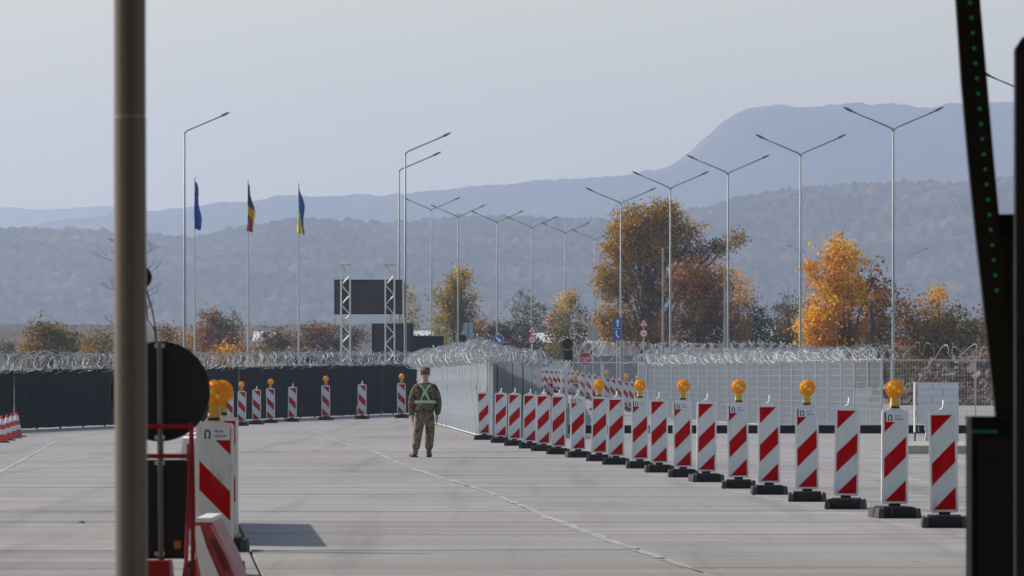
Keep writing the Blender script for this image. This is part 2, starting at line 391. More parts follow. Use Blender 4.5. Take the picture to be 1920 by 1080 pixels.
def make_tree(label, base_px, D, blobs, group=None, name='autumn_tree', cat='tree', leafs=.105, dens=1.0, trunk_r=.22, bushy=False):
    """blobs: (px, py, rx, ry, palette, density)"""
    base = Vector(((base_px - 960) / FPX * D, D, 0))
    root = thing(name, label, cat, base, 0, group)
    wood = MB(); pts = []; cols = []
    k = D / FPX
    topz = max(EYE + (HZ - b[1]) * k for b in blobs)
    hub_z = topz * (.12 if bushy else .30)
    if not bushy:
        tp = [(0, 0, -.1), (.05, 0, hub_z * .5), (.0, .05, hub_z)]
        wood.tube(tp, [trunk_r, trunk_r * .85, trunk_r * .75], 7)
    for (px, py, rx, ry, pal, dn) in blobs:
        c = Vector(((px - base_px) * k, random.uniform(-.25, .25) * rx * k, EYE + (HZ - py) * k))
        r = Vector((rx * k, rx * k * .85, ry * k))
        hub = Vector((0, 0, hub_z * random.uniform(.6, 1.05)))
        mid = hub.lerp(c, .5) + Vector((c.x * -.12, 0, .25))
        br = trunk_r * random.uniform(.28, .45)
        wood.tube([hub, hub.lerp(mid, .5) + Vector((random.uniform(-.1, .1), 0, 0)), mid, c], [br * 1.2, br, br * .7, br * .3], 5, False)
        vol = r.x * r.y * r.z
        ncl = int(max(8, 30 * (vol ** .72) * dn * dens))
        P = PAL[pal]
        for _ in range(ncl):
            d = Vector(rng.normal(size=3)).normalized(); rad = random.random() ** .42
            lump = 1 + .22 * noise.noise(d * 2.2 + c)
            cc = c + Vector((d.x * r.x, d.y * r.y, d.z * r.z)) * rad * lump
            if cc.z < .1: cc.z = random.uniform(.1, .8)
            if random.random() < .4:
                st = mid.lerp(c, random.random())
                wood.tube([st, st.lerp(cc, .55) + Vector((random.uniform(-.1, .1), 0, random.uniform(-.1, .15))), cc], [br * .28, br * .18, br * .08], 3, False)
            nl = random.randint(26, 46); sp = random.uniform(.18, .46)
            q_ = rng.normal(size=(nl, 3)) * sp * np.array([1, 1, .8]) + np.array(cc)
            pts.append(q_)
            base_c = P[int(random.random() ** 1.2 * len(P))]
            jit = rng.uniform(.72, 1.28, size=(nl, 1)); jj = rng.integers(0, len(P), nl)
            mixed = np.where(rng.random((nl, 1)) < .65, np.array(base_c)[None, :], np.array(P)[jj])
            cols.append(mixed * jit * np.array(TINT.get(pal, (1.05, 1.14, .9))))
    wood.build('trunk', M['bark'], root, True)
    pts = np.concatenate(pts); cols = np.clip(np.concatenate(cols), 0, 1); n = len(pts)
    a = rng.normal(size=(n, 3)); a /= np.linalg.norm(a, axis=1, keepdims=True)
    b = rng.normal(size=(n, 3)); b -= a * (a * b).sum(1, keepdims=True); b /= np.linalg.norm(b, axis=1, keepdims=True)
    sz = rng.uniform(.6, 1.25, size=(n, 1)) * leafs
    v = np.stack([pts - a * sz, pts + b * sz * .55, pts + a * sz, pts - b * sz * .55], 1).reshape(-1, 3)
    v[:, 2] = np.maximum(v[:, 2], .02)
    me = bpy.data.meshes.new('crown')
    me.vertices.add(4 * n); me.vertices.foreach_set('co', v.astype(np.float32).ravel())
    me.loops.add(4 * n); me.loops.foreach_set('vertex_index', np.arange(4 * n, dtype=np.int32))
    me.polygons.add(n); me.polygons.foreach_set('loop_start', np.arange(n, dtype=np.int32) * 4)
    me.update(calc_edges=True)
    at_ = me.attributes.new('leaf', 'FLOAT_COLOR', 'POINT')
    cc = np.ones((4 * n, 4), np.float32); cc[:, :3] = np.repeat(cols, 4, 0)
    at_.data.foreach_set('color', cc.ravel())
    me.materials.append(M['leaf'])
    link('crown', me, root)
    return root, n
TG = 'autumn trees behind the fences'
tl = 0
def T(*a, **k):
    global tl
    r_, n = make_tree(*a, **k); tl += n; return r_
T('tallest spreading olive and orange tree with dark limbs behind the blue arrow sign', 1215, 400,
  [(1188, 425, 48, 38, 'olive_orange', .9), (1240, 412, 42, 34, 'olive_orange', .9), (1165, 465, 38, 30, 'olive_orange', .8), (1215, 465, 55, 38, 'olive_orange', .7),
   (1148, 520, 32, 45, 'olive_orange', .8), (1185, 540, 40, 55, 'olive_orange', .4), (1260, 450, 25, 45, 'olive_orange', .6), (1235, 540, 40, 50, 'brown', .35),
   (1300, 440, 28, 28, 'olive_orange', .35), (1345, 460, 34, 20, 'olive', .35), (1376, 445, 17, 22, 'olive_orange', .45), (1300, 478, 40, 22, 'dark', .4),
   (1150, 610, 38, 48, 'olive_orange', .9), (1200, 630, 45, 40, 'olive_orange', .6), (1240, 620, 40, 50, 'rust', .5)], TG, trunk_r=.42, dens=1.75)
T('rust brown tree beside the tallest tree with dense low crown', 1315, 385,
  [(1290, 530, 48, 42, 'rust', .9), (1330, 560, 50, 50, 'rust', .9), (1290, 600, 55, 50, 'brown', .9), (1345, 620, 50, 50, 'brown', .9), (1320, 520, 30, 35, 'rust', .7), (1310, 680, 80, 40, 'brown', .6)], TG, trunk_r=.3)
T('slender peach coloured tree standing at the right of the rust brown tree', 1382, 400,
  [(1360, 520, 16, 42, 'peach', .8), (1388, 535, 17, 40, 'peach', .9), (1380, 600, 28, 45, 'rust', .8), (1380, 660, 30, 40, 'brown', .6)], TG, trunk_r=.15)
T('dark grey nearly bare tree right of the peach coloured tree', 1420, 420,
  [(1418, 590, 22, 38, 'dark', .6), (1440, 610, 26, 30, 'dark', .7), (1405, 625, 30, 32, 'dark', .8), (1440, 660, 45, 35, 'dark', .8)], TG, trunk_r=.14)
T('small brown tree between the dark bare tree and the bright orange tree', 1478, 430,
  [(1480, 585, 26, 28, 'brown', .8), (1470, 625, 34, 30, 'brown', .9), (1475, 670, 50, 35, 'dark', .8)], TG, trunk_r=.14)
T('bright orange maple with glowing leaves behind the razor wire', 1590, 330,
  [(1570, 470, 24, 26, 'orange', 1.1), (1590, 500, 38, 34, 'orange', 1.1), (1560, 535, 42, 32, 'orange', 1.1), (1600, 550, 34, 34, 'orange', .9), (1550, 590, 46, 38, 'orange', 1.1),
   (1521, 503, 8, 9, 'orange', 1.4), (1545, 640, 42, 34, 'orange', 1.1), (1590, 620, 34, 34, 'rust', .9), (1518, 620, 22, 22, 'orange', .9), (1640, 520, 22, 30, 'rust', .5), (1560, 690, 60, 30, 'orange', .8)], TG, leafs=.12, trunk_r=.22)
T('brown leafed tree crowded against the right side of the orange maple', 1640, 345,
  [(1635, 570, 42, 40, 'rust', .7), (1660, 560, 30, 40, 'dark', .45), (1630, 620, 50, 38, 'olive', .9), (1670, 630, 26, 44, 'brown', .7), (1630, 685, 60, 40, 'brown', .8)], TG, trunk_r=.2)
T('olive shrub tree with an orange tuft on top at the right', 1765, 330,
  [(1757, 549, 11, 9, 'orange', 1.0), (1700, 590, 26, 28, 'rust', .9), (1740, 600, 40, 34, 'olive_orange', .9), (1790, 600, 36, 30, 'olive', .9), (1770, 640, 66, 40, 'olive', .9), (1715, 650, 32, 40, 'rust', .8),
   (1830, 620, 30, 34, 'olive', .9), (1760, 695, 100, 30, 'olive', .7)], TG, trunk_r=.16)
T('reddish shrub tree at the foot of the raised barrier arm', 1870, 350,
  [(1860, 610, 30, 28, 'rust', .9), (1890, 600, 36, 40, 'rust', .9), (1870, 660, 50, 40, 'brown', .9)], TG, trunk_r=.14)
T('yellow green poplar with golden top between two double lamp posts', 858, 410,
  [(856, 528, 24, 28, 'yellow_green', 1.0), (868, 520, 12, 22, 'orange', .35), (838, 560, 26, 32, 'yellow_green', 1.0), (870, 575, 26, 32, 'yellow_green', .9), (845, 605, 36, 32, 'yellow_green', 1.0), (876, 600, 22, 26, 'grey', .8), (850, 655, 30, 36, 'yellow_green', .9)], TG, trunk_r=.2)
T('thin greenish poplar half hidden behind the screen towers', 766, 430,
  [(765, 560, 12, 38, 'yellow_green', .7), (770, 600, 14, 34, 'yellow_green', .8), (745, 605, 18, 24, 'yellow_green', .6), (765, 655, 24, 34, 'olive', .8)], TG, trunk_r=.14)
T('grey airy tree standing right of the yellow green poplar', 990, 430,
  [(978, 575, 20, 34, 'grey', .5), (1005, 590, 22, 34, 'grey', .5), (990, 620, 34, 26, 'grey', .8), (955, 625, 26, 22, 'dark', .8), (990, 665, 50, 32, 'brown', .8)], TG, trunk_r=.14)
T('golden yellow narrow tree left of the tallest tree', 1060, 410,
  [(1064, 572, 16, 28, 'orange', .75), (1072, 560, 8, 18, 'yellow_green', .9), (1060, 605, 26, 30, 'yellow_green', .9), (1036, 610, 16, 22, 'rust', .8), (1095, 610, 20, 34, 'brown', .7), (1070, 650, 46, 32, 'olive', .8)], TG, trunk_r=.15)
T('low reddish brown hedge below the far white building', 930, 440,
  [(905, 618, 26, 20, 'rust', .8), (940, 622, 28, 18, 'dark', 1.0), (920, 650, 46, 26, 'brown', 1.0)], TG, name='hedge', cat='hedge', bushy=True, trunk_r=.1)
T('olive round bush above the dark fence at the far left', 92, 340,
  [(80, 628, 34, 26, 'olive', 1.0), (110, 640, 38, 28, 'olive', 1.0), (60, 650, 20, 26, 'olive_orange', 1.0), (95, 680, 56, 26, 'olive', .9)], TG, name='bush', cat='bush', bushy=True, trunk_r=.1)
T('yellow olive bush just left of the grey foreground post', 190, 360,
  [(192, 640, 20, 24, 'olive', 1.0), (175, 655, 26, 18, 'olive_orange', .9), (190, 685, 46, 22, 'olive', .9)], TG, name='bush', cat='bush', bushy=True, trunk_r=.1)
T('pinkish brown round tree behind the flagpoles', 405, 420,
  [(400, 612, 34, 28, 'pink_brown', .8), (425, 605, 30, 24, 'grey', .5), (385, 635, 32, 26, 'pink_brown', .9), (430, 635, 32, 28, 'pink_brown', .8), (405, 670, 60, 28, 'pink_brown', .8)], TG, trunk_r=.14)
T('low orange shrub in front of the pinkish brown tree', 430, 330,
  [(425, 660, 42, 13, 'peach', .7), (455, 662, 28, 12, 'rust', .9), (400, 672, 36, 12, 'rust', .8)], TG, name='bush', cat='bush', bushy=True, trunk_r=.08)
T('small olive tree between the red and yellow flags', 515, 430,
  [(510, 635, 26, 22, 'olive', .9), (530, 640, 24, 22, 'brown', .8), (515, 672, 40, 26, 'olive', .8)], TG, trunk_r=.1)
T('brown thicket left of the screen towers', 600, 460,
  [(580, 622, 22, 15, 'brown', .9), (612, 618, 26, 14, 'rust', .7), (600, 650, 48, 26, 'brown', .9), (560, 655, 26, 24, 'olive', .8), (655, 640, 34, 28, 'dark', .7)], TG, name='bush', cat='bush', bushy=True, trunk_r=.08)
T('low olive thicket right of the grey foreground post', 320, 420,
  [(318, 628, 26, 20, 'olive', .8), (345, 645, 24, 20, 'peach', .6), (325, 668, 44, 24, 'brown', .8)], TG, name='bush', cat='bush', bushy=True, trunk_r=.08)
T('dull brown low thicket below the terrace at left', 30, 460,
  [(10, 660, 36, 16, 'brown', .8), (140, 650, 36, 18, 'grey', .8), (240, 655, 36, 22, 'brown', .8)], TG, name='bush', cat='bush', bushy=True, trunk_r=.08)

# bare tree behind the grey post
def bare_tree():
    D = 350; k = D / FPX
    root = thing('bare_tree', 'leafless thin tree almost hidden behind the grey foreground post', 'tree', ((250 - 960) * k, D, 0), 0, TG)
    b = MB()
    def grow(p, d, L, r, lev):
        p2 = p + d * L
        b.tube([p, p.lerp(p2, .5) + Vector((random.uniform(-.05, .05), 0, 0)) * L, p2], [r, r * .8, r * .6], 4, False)
        if lev == 0: return
        for _ in range(random.randint(2, 4)):
            nd = (d + Vector((random.uniform(-.8, .8), random.uniform(-.6, .6), random.uniform(-.1, .5)))).normalized()
            grow(p.lerp(p2, random.uniform(.45, 1)), nd, L * random.uniform(.55, .8), r * .55, lev - 1)
    b.tube([(0, 0, -.1), (.1, 0, 5), (.0, 0, 9.6)], [.14, .1, .03], 6)
    for z in np.linspace(2.5, 9.3, 17):
        a = random.uniform(0, 6.28)
        grow(Vector((.05, 0, z)), Vector((math.cos(a), math.sin(a), .45)).normalized(), random.uniform(.9, 1.5), .03, 3)
    b.build('trunk', M['bark'], root)
bare_tree()

# ------------------------------------------------------------------ far buildings
M['white_wall'] = mat('white_wall', (.62, .60, .57), .8, 0, .1, 1)
M['roof_pale'] = mat('pale_roof', (.55, .54, .52), .6, 0, .1, 1)
M['glass_dark'] = mat('dark_window', (.03, .035, .045), .15, 0, .1)
def building(label, px0, px1, pytop, D, dep=8, roof=1.1):
    a, b = at(px0, pytop, D), at(px1, pytop, D); H = a.z
    o = thing('low_building', label, 'building', ((a.x + b.x) / 2, D, 0), 0, 'low buildings beyond the trees'); w_ = (b.x - a.x) / 2
    wl = H - roof
    m = MB(); m.box(-w_, w_, 0, dep, 0, wl); m.build('wall', M['white_wall'], o)
    m = MB(); m.add([(-w_ - .3, -.4, wl + .01), (w_ + .3, -.4, wl + .01), (w_ + .3, dep + .4, wl + .01), (-w_ - .3, dep + .4, wl + .01), (-w_ - .3, dep / 2, H), (w_ + .3, dep / 2, H)],
                  [(0, 1, 5, 4), (2, 3, 4, 5), (0, 4, 3), (1, 2, 5), (0, 3, 2, 1)]); m.build('roof', M['roof_pale'], o)
    n = max(2, int(w_ * 2 / 3.2)); wm = MB(); wm.box(-.55, .55, -.06, .02, 0, 1.2); me = wm.mesh('window', M['glass_dark'])
    for i in range(n):
        link('window', me, o, (-w_ + (i + .5) * 2 * w_ / n, 0, wl - 1.9))
building('long white low building seen between the screen and the poplar', 752, 806, 619, 620)
building('long white low hall behind the grey airy tree', 898, 1140, 624, 640)
building('small white roofed building behind the dark bare tree', 1425, 1452, 612, 620)
building('pale low shed glimpsed between the flagpoles', 478, 512, 621, 640)
building('white low house glimpsed through the rust brown tree', 1335, 1352, 614, 600)

# ------------------------------------------------------------------ razor wire, mesh panels, fences
def coil_mesh(L, rad, pitch, n=16, wire=.0075, seed=0, squash=1.0, wob=.14, tk=1.0):
    r_ = random.Random(seed); b = MB(); pts = []
    turns = max(1, int(L / pitch)); ph = r_.uniform(0, 6)
    for k in range(turns):
        tilt = (1 if k % 2 else -1) * pitch * r_.uniform(.2, 1.5) * tk; rr = rad * r_.uniform(1 - wob * 2, 1 + wob); dz = r_.uniform(-.14, .14) * rad * 2; dy = r_.uniform(-.12, .12)
        for i in range(n):
            t = 2 * math.pi * i / n + ph
            x = k * pitch + pitch * i / n + tilt * math.sin(t) * .9
            pts.append((x, dy + rr * math.cos(t), rad * squash + dz + rr * squash * math.sin(t)))
    b.tube(pts, wire, 3, False)
    # barbs
    for i in range(0, len(pts) - 1, 2):
        p = Vector(pts[i]); d = (Vector(pts[i + 1]) - p).normalized() * .035; u = Vector((0, 0, .028))
        b.add([p - d, p + u, p + d], [(0, 1, 2)])
    return b.mesh('razor_coil', M['razor'])

def panel_mesh(L, H, sv=.05, sh=.2, r=.0035, frame=True, bow=0.0):
    b = MB(); by = lambda x, z: bow * (noise.noise(Vector((x * 1.3, z * 1.6, 2))) + .6 * noise.noise(Vector((x * 5, z * 2, 7)))) * math.sin(math.pi * min(1, max(0, z / H)))
    x = sv
    while x < L - .01:
        b.tube([(x, by(x, z), z) for z in ((.03, H * .25, H * .5, H * .75, H - .01) if bow else (.03, H - .01))], r * (random.uniform(.5, 1.1) if bow else 1), 3, False); x += sv
    z = .06
    while z < H:
        b.tube([(0, .006, z), (L, .006, z)], r * .6, 3, False); z += sh
    if frame:
        b.tube([(0, 0, H), (L, 0, H)], .018, 5, False); b.tube([(0, 0, .04), (L, 0, .04)], .014, 5, False)
    return b.mesh('mesh_panel', M['wire'])
def post_mesh(H, r=.024): 
    b = MB(); b.tube([(0, 0, 0), (0, 0, H)], r, 6); b.box(-.11, .11, -.11, .11, 0, .012); return b.mesh('post', M['galv'])

def mesh_fence(label, p0, p1, H, step=2.5, coils=((0, 0, .28, .30),), seedn=1, sv=.05, sh=.2, r=.0035, zf=None, arms=False, post_y=.05, tk=1.0, wm=None):
    p0 = Vector((*p0, 0)); p1 = Vector((*p1, 0)); d = p1 - p0; L = d.length; n = max(1, round(L / step)); st = L / n; rz = math.atan2(d.y, d.x)
    root = thing('mesh_fence', label, 'fence', p0, rz)
    me = panel_mesh(st, H, sv, sh, r, bow=.10 if wm else 0)
    if wm: me.materials.clear(); me.materials.append(wm)
    pm_ = post_mesh(H + (.42 if arms else .05))
    zz = lambda i: (zf((p0 + d * i / n).y) if zf else 0)
    for i in range(n):
        o = link('mesh_panel', me, root, (i * st, random.uniform(-.02, .02), zz(i)))
    for i in range(n + 1):
        o = link('post', pm_, root, (i * st, post_y, zz(i)))
    j = 0
    for (dy, dz, rad, pitch) in coils:
        j += 1
        seg = 10.0; k = 0; nseg = max(1, round(L / seg)); sl_ = L / nseg
        mes = [coil_mesh(sl_ * 1.02, rad, pitch, seed=seedn * 10 + j * 3 + a, tk=tk) for a in range(min(3, nseg))]
        for i in range(nseg):
            o = link('razor_coil', mes[i % len(mes)], root, (i * sl_, dy + random.uniform(-.04, .04), H + dz + zz(i * n / nseg)))
    return root

WIRE2 = mat('bright_fence_wire', (.72, .73, .75), .6, 0, .30, 1.2)
# oblique galvanised fence beside the soldier, topped with piled concertina wire
F1a, F1b = (-.65, 147.0), (-3.63, 219.0)
mesh_fence('pale galvanised mesh fence running away beside the soldier, piled with concertina wire', F1a, F1b, 2.05,
           coils=((-.15, -.05, .22, .22), (.2, -.06, .24, .26), (0, .08, .22, .3)), seedn=1, r=.0055, sh=.66, post_y=-.06, wm=WIRE2)
mesh_fence('short mesh fence with dark cloth behind it, right of the pale oblique fence', (-.60, 147.2), (.95, 184.0), 2.02,
           coils=((0, -.05, .22, .3), (.3, -.02, .22, .34)), seedn=2, step=2.5)
def cloth_sheet(L, H0, H1, m, name='privacy_cloth', n=60, amp=.02, sag=.02):
    b = MB(); vs = []
    for i in range(n + 1):
        x = L * i / n; y = amp * noise.noise(Vector((x * 1.7, 0, L))) * 2
        h = H0 + (H1 - H0) * i / n - sag * abs(math.sin(x * math.pi / 2.5)) * random.uniform(.4, 1.2)
        zb = .03 + .02 * random.random()
        for j in range(4):
            vs.append((x, y * (1 if j in (1, 2) else .3) - .02, zb + (h - zb) * j / 3))
    fs = [(i * 4 + j, (i + 1) * 4 + j, (i + 1) * 4 + j + 1, i * 4 + j + 1) for i in range(n) for j in range(3)]
    b.add(vs, fs); return b
# dark cloth behind the short fence: its own free standing screen
p0 = Vector((-.55, 150, 0)); p1 = Vector((1.02, 268, 0))
o = thing('screen_fence', 'charcoal cloth screen standing behind the short mesh fence', 'fence', p0, math.atan2((p1 - p0).y, (p1 - p0).x))
cloth_sheet((p1 - p0).length, 2.0, 2.3, M['screen_cloth']).build('privacy_cloth', M['screen_cloth'], o)
pmm = post_mesh(2.1)
for i in range(12): link('post', pmm, o, (i * 10.7, .05, 0))

# long dark cloth fence on the left
def dark_fence(label, a, b_, Ha, Hb, n, coils, seedn, cloth=True, rad=.27):
    a = Vector((*a, 0)); b_ = Vector((*b_, 0)); d = b_ - a; L = d.length; st = L / n
    root = thing('screen_fence', label, 'fence', a, math.atan2(d.y, d.x))
    for i in range(n):
        h0 = Ha + (Hb - Ha) * i / n; h1 = Ha + (Hb - Ha) * (i + 1) / n
        sh = cloth_sheet(st + .12, h0, h1, M['screen_cloth'], n=14, amp=.03, sag=.015)
        link('cloth_panel', sh.mesh('cloth_panel', M['screen_cloth']), root, (i * st - .05, random.uniform(-.015, .015), 0))
        pb = MB(); pb.tube([(0, 0, 0), (0, 0, h0 + .01)], .032, 6); pb.tube([(0, 0, h0 - .02), (st, 0, h1 - .02)], .02, 5)
        pb.build('post', M['black'], root, loc=(i * st, -.07, 0))
        if i % 2 == 0:
            an = MB(); an.tube([(0, -.05, h0 - .05), (.16, .12, h0 + .42)], .012, 4); an.build('wire_arm', M['galv'], root, loc=(i * st, 0, 0))
    for j, (dy, dz, pitch) in enumerate(coils):
        nseg = max(1, round(L / 8)); sl_ = L / nseg
        for i in range(nseg):
            t = (i + .5) / nseg
            link('razor_coil', coil_mesh(sl_ * 1.03, rad, pitch, seed=seedn + i + j * 50, wire=.0085), root, (i * sl_, dy, Ha + (Hb - Ha) * t + dz))
    return root
dark_fence('long fence hung with black privacy cloth and razor wire on the left', (-4.24, 256), (-18.2, 147.5), 2.22, 1.70, 31, ((0, -.06, .42), (-.1, -.02, .75)), 100)
dark_fence('far black cloth fence behind the flagpoles with razor wire', (-3.2, 330), (-13, 330), 2.95, 2.95, 4, ((0, -.06, .4),), 300)
# right hand fences
mesh_fence('open mesh fence in front of the rubble mound at the right', (11.0, 165), (10.45 + 8.0, 166), 2.1, step=2.78, coils=((0, .02, .23, .42),), seedn=5, sv=.09, r=.0045, tk=.35)
mesh_fence('grey mesh fence receding left from the corner post behind the right delineators', (10.8, 165.5), (5.0, 222), 2.12, step=2.5,
           coils=((-.1, -.05, .22, .35), (.2, -.04, .20, .5)), seedn=6, r=.0038, zf=ramp_z)
mesh_fence('open mesh fence section across the lane in front of the far delineators', (4.95, 222.5), (2.1, 224), 2.12, step=1.45,
           coils=((0, -.05, .20, .5),), seedn=9, r=.0035, zf=ramp_z)
mesh_fence('second grey mesh fence standing close behind the receding one', (10.9, 190), (6.6, 232), 2.1, step=2.5,
           coils=((0, -.05, .24, .4), (.3, -.02, .24, .4)), seedn=7, r=.004, zf=ramp_z)
mesh_fence('third grey mesh fence farthest behind the right row', (15.0, 250), (7.6, 300), 2.0, step=3.0,
           coils=((0, -.05, .30, .3), (.4, -.05, .30, .4)), seedn=8, r=.005, zf=ramp_z)
M['grey_net'] = mat('grey_net', (.21, .215, .235), .8, 0, .15, 2, stretch=(3, 3, .5))
a_ = at(1075, 0, 345); b_ = at(1545, 0, 345)
root = thing('screen_fence', 'pale grey netting screen at the back of the right fences', 'fence', (a_.x, 345, .95), 0)
Lf = b_.x - a_.x
for i in range(5):
    link('net_panel', cloth_sheet(Lf / 5 - .04, 2.5, 2.5, M['grey_net'], n=12).mesh('net_panel', M['grey_net']), root, (i * Lf / 5, 0, -.5))
for i in range(6): link('post', post_mesh(2.6), root, (i * Lf / 5, .06, -.1))
for j in range(3):
    link('razor_coil', coil_mesh(Lf, .38, .3, seed=400 + j, wire=.014), root, (0, j * .5 - .4, 2.0))
# razor heap on the ground behind the cloth
hp = thing('razor_wire_heap', 'silver heap of loose concertina wire behind the pale fence corner', 'razor wire', (-4.1, 275, 0))
for j in range(5):
    link('razor_coil', coil_mesh(4.6, .5, .2, seed=500 + j, wire=.012), hp, (0 + random.uniform(0, .3), j * 1.0, .0 + [0, .9, 1.6, 1.9, 2.1][j]))

# slotted black barrier strip along the foot of the right fence
st = thing('kerb_barrier', 'low black slotted barrier strip on the concrete behind the delineators', 'barrier', (1.6, 162, 0))
bb = MB(); bb.box(0, .98, 0, .22, 0, .035); bb.box(0, .98, .16, .22, .035, .22); bb.box(0, .98, 0, .06, .19, .235)
for i in range(9): bb.box(.02 + i * .112, .05 + i * .112, .0, .05, .035, .19)
me = bb.mesh('barrier_block', M['rubber'])
for i in range(13): link('barrier_block', me, st, (i * 1.0, 0, 0))

# ------------------------------------------------------------------ delineators
def rrect(w_, h, r, n=4):
    pts = []
    for cx, cz, a0 in ((w_ / 2 - r, r, -90), (w_ / 2 - r, h - r, 0), (-w_ / 2 + r, h - r, 90), (-w_ / 2 + r, r, 180)):
        for i in range(n + 1):
            a = R(a0 + 90 * i / n); pts.append((cx + r * math.cos(a), cz + r * math.sin(a)))
    return pts
def clip_half(poly, f):
    out = []
    for i in range(len(poly)):
        a, b = poly[i], poly[(i + 1) % len(poly)]; fa, fb = f(a), f(b)
        if fa >= 0: out.append(a)
        if fa * fb < 0:
            t = fa / (fa - fb); out.append((a[0] + (b[0] - a[0]) * t, a[1] + (b[1] - a[1]) * t))
    return out
PW, PH, PZ = .30, 1.06, .15
IW, IH = .246, .995
BANDS = [(0, .222), (.512, .742), (1.004, 2)]
def stripe_mesh(sgn):
    b = MB(); zt = PZ + PH / 2 + IH / 2
    rect = [(-IW / 2, zt - IH), (IW / 2, zt - IH), (IW / 2, zt), (-IW / 2, zt)]
    for q0, q1 in BANDS:
        fq = lambda p: (zt - p[1]) + (p[0] * sgn + IW / 2)
        pl = clip_half(clip_half(rect, lambda p: fq(p) - q0), lambda p: q1 - fq(p))
        if len(pl) > 2: b.add([(x, 0, z) for x, z in pl], [tuple(range(len(pl)))])
    return b.mesh('stripes', M['red_sheet'])
STR = {1: stripe_mesh(1), -1: stripe_mesh(-1)}
bm_ = MB(); bm_.prism([(x, z + PZ) for x, z in rrect(PW, PH, .035)], -.022, .022)
bm_.prism([(x, z + PZ + PH) for x, z in [(-.10, -.005), (.10, -.005), (.05, .02), (-.02, .03), (-.06, .02)]], -.018, .018)
PANEL = bm_.mesh('panel', M['white_plastic'])
ws = MB(); ws.add([(-IW / 2, 0, PZ + (PH - IH) / 2), (IW / 2, 0, PZ + (PH - IH) / 2), (IW / 2, 0, PZ + (PH + IH) / 2), (-IW / 2, 0, PZ + (PH + IH) / 2)], [(0, 1, 2, 3)])
SHEET = ws.mesh('sheeting', M['white_sheet'])
hb = MB(); hb.tube([(-.045, 0, PZ + PH + .005), (-.02, 0, PZ + PH + .02), (0, 0, PZ + PH + .03), (.012, 0, PZ + PH + .055), (.014, 0, PZ + PH + .125)], [.016, .017, .017, .014, .012], 8)
HANDLE = hb.mesh('handle', M['white_plastic'], True)
# foot: sloping rubber block with raised middle, two end blocks with slots
fb = MB(); fb.box(-.22, .22, -.40, .40, .004, .070, .010, .02); fb.box(-.185, .185, -.37, .37, .070, .125, .012, .03)
fb.box(-.165, .165, -.408, -.385, .020, .030); fb.box(-.165, -.150, -.408, -.38, .030, .105); fb.box(.150, .165, -.408, -.38, .030, .105)
fb.box(-.10, .10, -.412, -.372, .035, .115, .008, .004); fb.box(-.06, .06, -.06, .06, .125, .16)
FOOT = fb.mesh('foot', M['rubber'])
ENDS = []
for s_ in (-1, 1):
    eb = MB()
    for yy in (-.30, .12): eb.box(s_ * .215 - .030, s_ * .215 + .030, yy - .11, yy + .26, .006, .112, .014, .02)
    eb.box(s_ * .20 - .022, s_ * .20 + .022, -.20, .25, .01, .06)
    eb.box(s_ * .19 - .012, s_ * .19 + .012, -.41, -.375, .01, .085)
    ENDS.append(eb.mesh('end_block', M['rubber_grey']))
LR = .098; LZ = PZ + PH + .115 + LR + .02
lb = MB()
prof = [(0, -.048), (LR * .35, -.047), (LR * .7, -.038), (LR * .92, -.020), (LR, -.008), (LR, .008), (LR * .92, .020), (LR * .7, .038), (LR * .35, .047), (0, .048)]
lb.lathe(prof, (0, 0, LZ), 24, 'y'); LENS = lb.mesh('lens', M['amber'], True)
kb = MB()
for rr_ in (.03, .055, .078):
    ring = [(rr_ * math.cos(t) , -.052 + .02 * (rr_ / LR) ** 3, LZ + rr_ * math.sin(t)) for t in np.linspace(0, 2 * math.pi, 25)]
    kb.tube(ring, .0035, 4, False)
kb.tube([(LR * 1.01 * math.cos(t), 0, LZ + LR * 1.01 * math.sin(t)) for t in np.linspace(0, 2 * math.pi, 25)], .009, 6, False)
RING = kb.mesh('lens_rim', M['amber'], True)
hb2 = MB(); hb2.box(-.045, .045, -.035, .045, PZ + PH + .03, LZ - LR + .022, .008, .006); hb2.box(-.028, .028, -.048, -.0355, PZ + PH + .045, PZ + PH + .085)
HOUS = hb2.mesh('lamp_housing', M['yellow_plastic'])
M['painted_glint'] = mat('pale_yellow_glint', (1.0, .72, .12), .15, 0, .2, 30)
rb2 = MB()
for (rx_, rz_, r0) in ((-.022, .016, .024), (.034, -.022, .018), (-.050, .040, .010)): rb2.lathe([(0, -.066), (r0 * .7, -.064), (r0, -.052)], (rx_, 0, LZ + rz_), 12, 'y')  # pale yellow spots on the lens, highlights put in as colour
GLINT = rb2.mesh('painted_glint', M['painted_glint'], True); HOUSB = MB(); HOUSB.box(-.047, .047, -.050, -.036, PZ + PH + .018, PZ + PH + .040); STRAP = HOUSB.mesh('clamp_band', M['ink'])
cb = MB(); cb.tube([(0, 0, PZ + PH + .0), (0, 0, PZ + PH + .05)], .024, 10); cb.lathe([(.051, 0), (.051, .028)], (0, .005, PZ + PH + .05), 14)
COLL = cb.mesh('lamp_collar', M['white_plastic'])
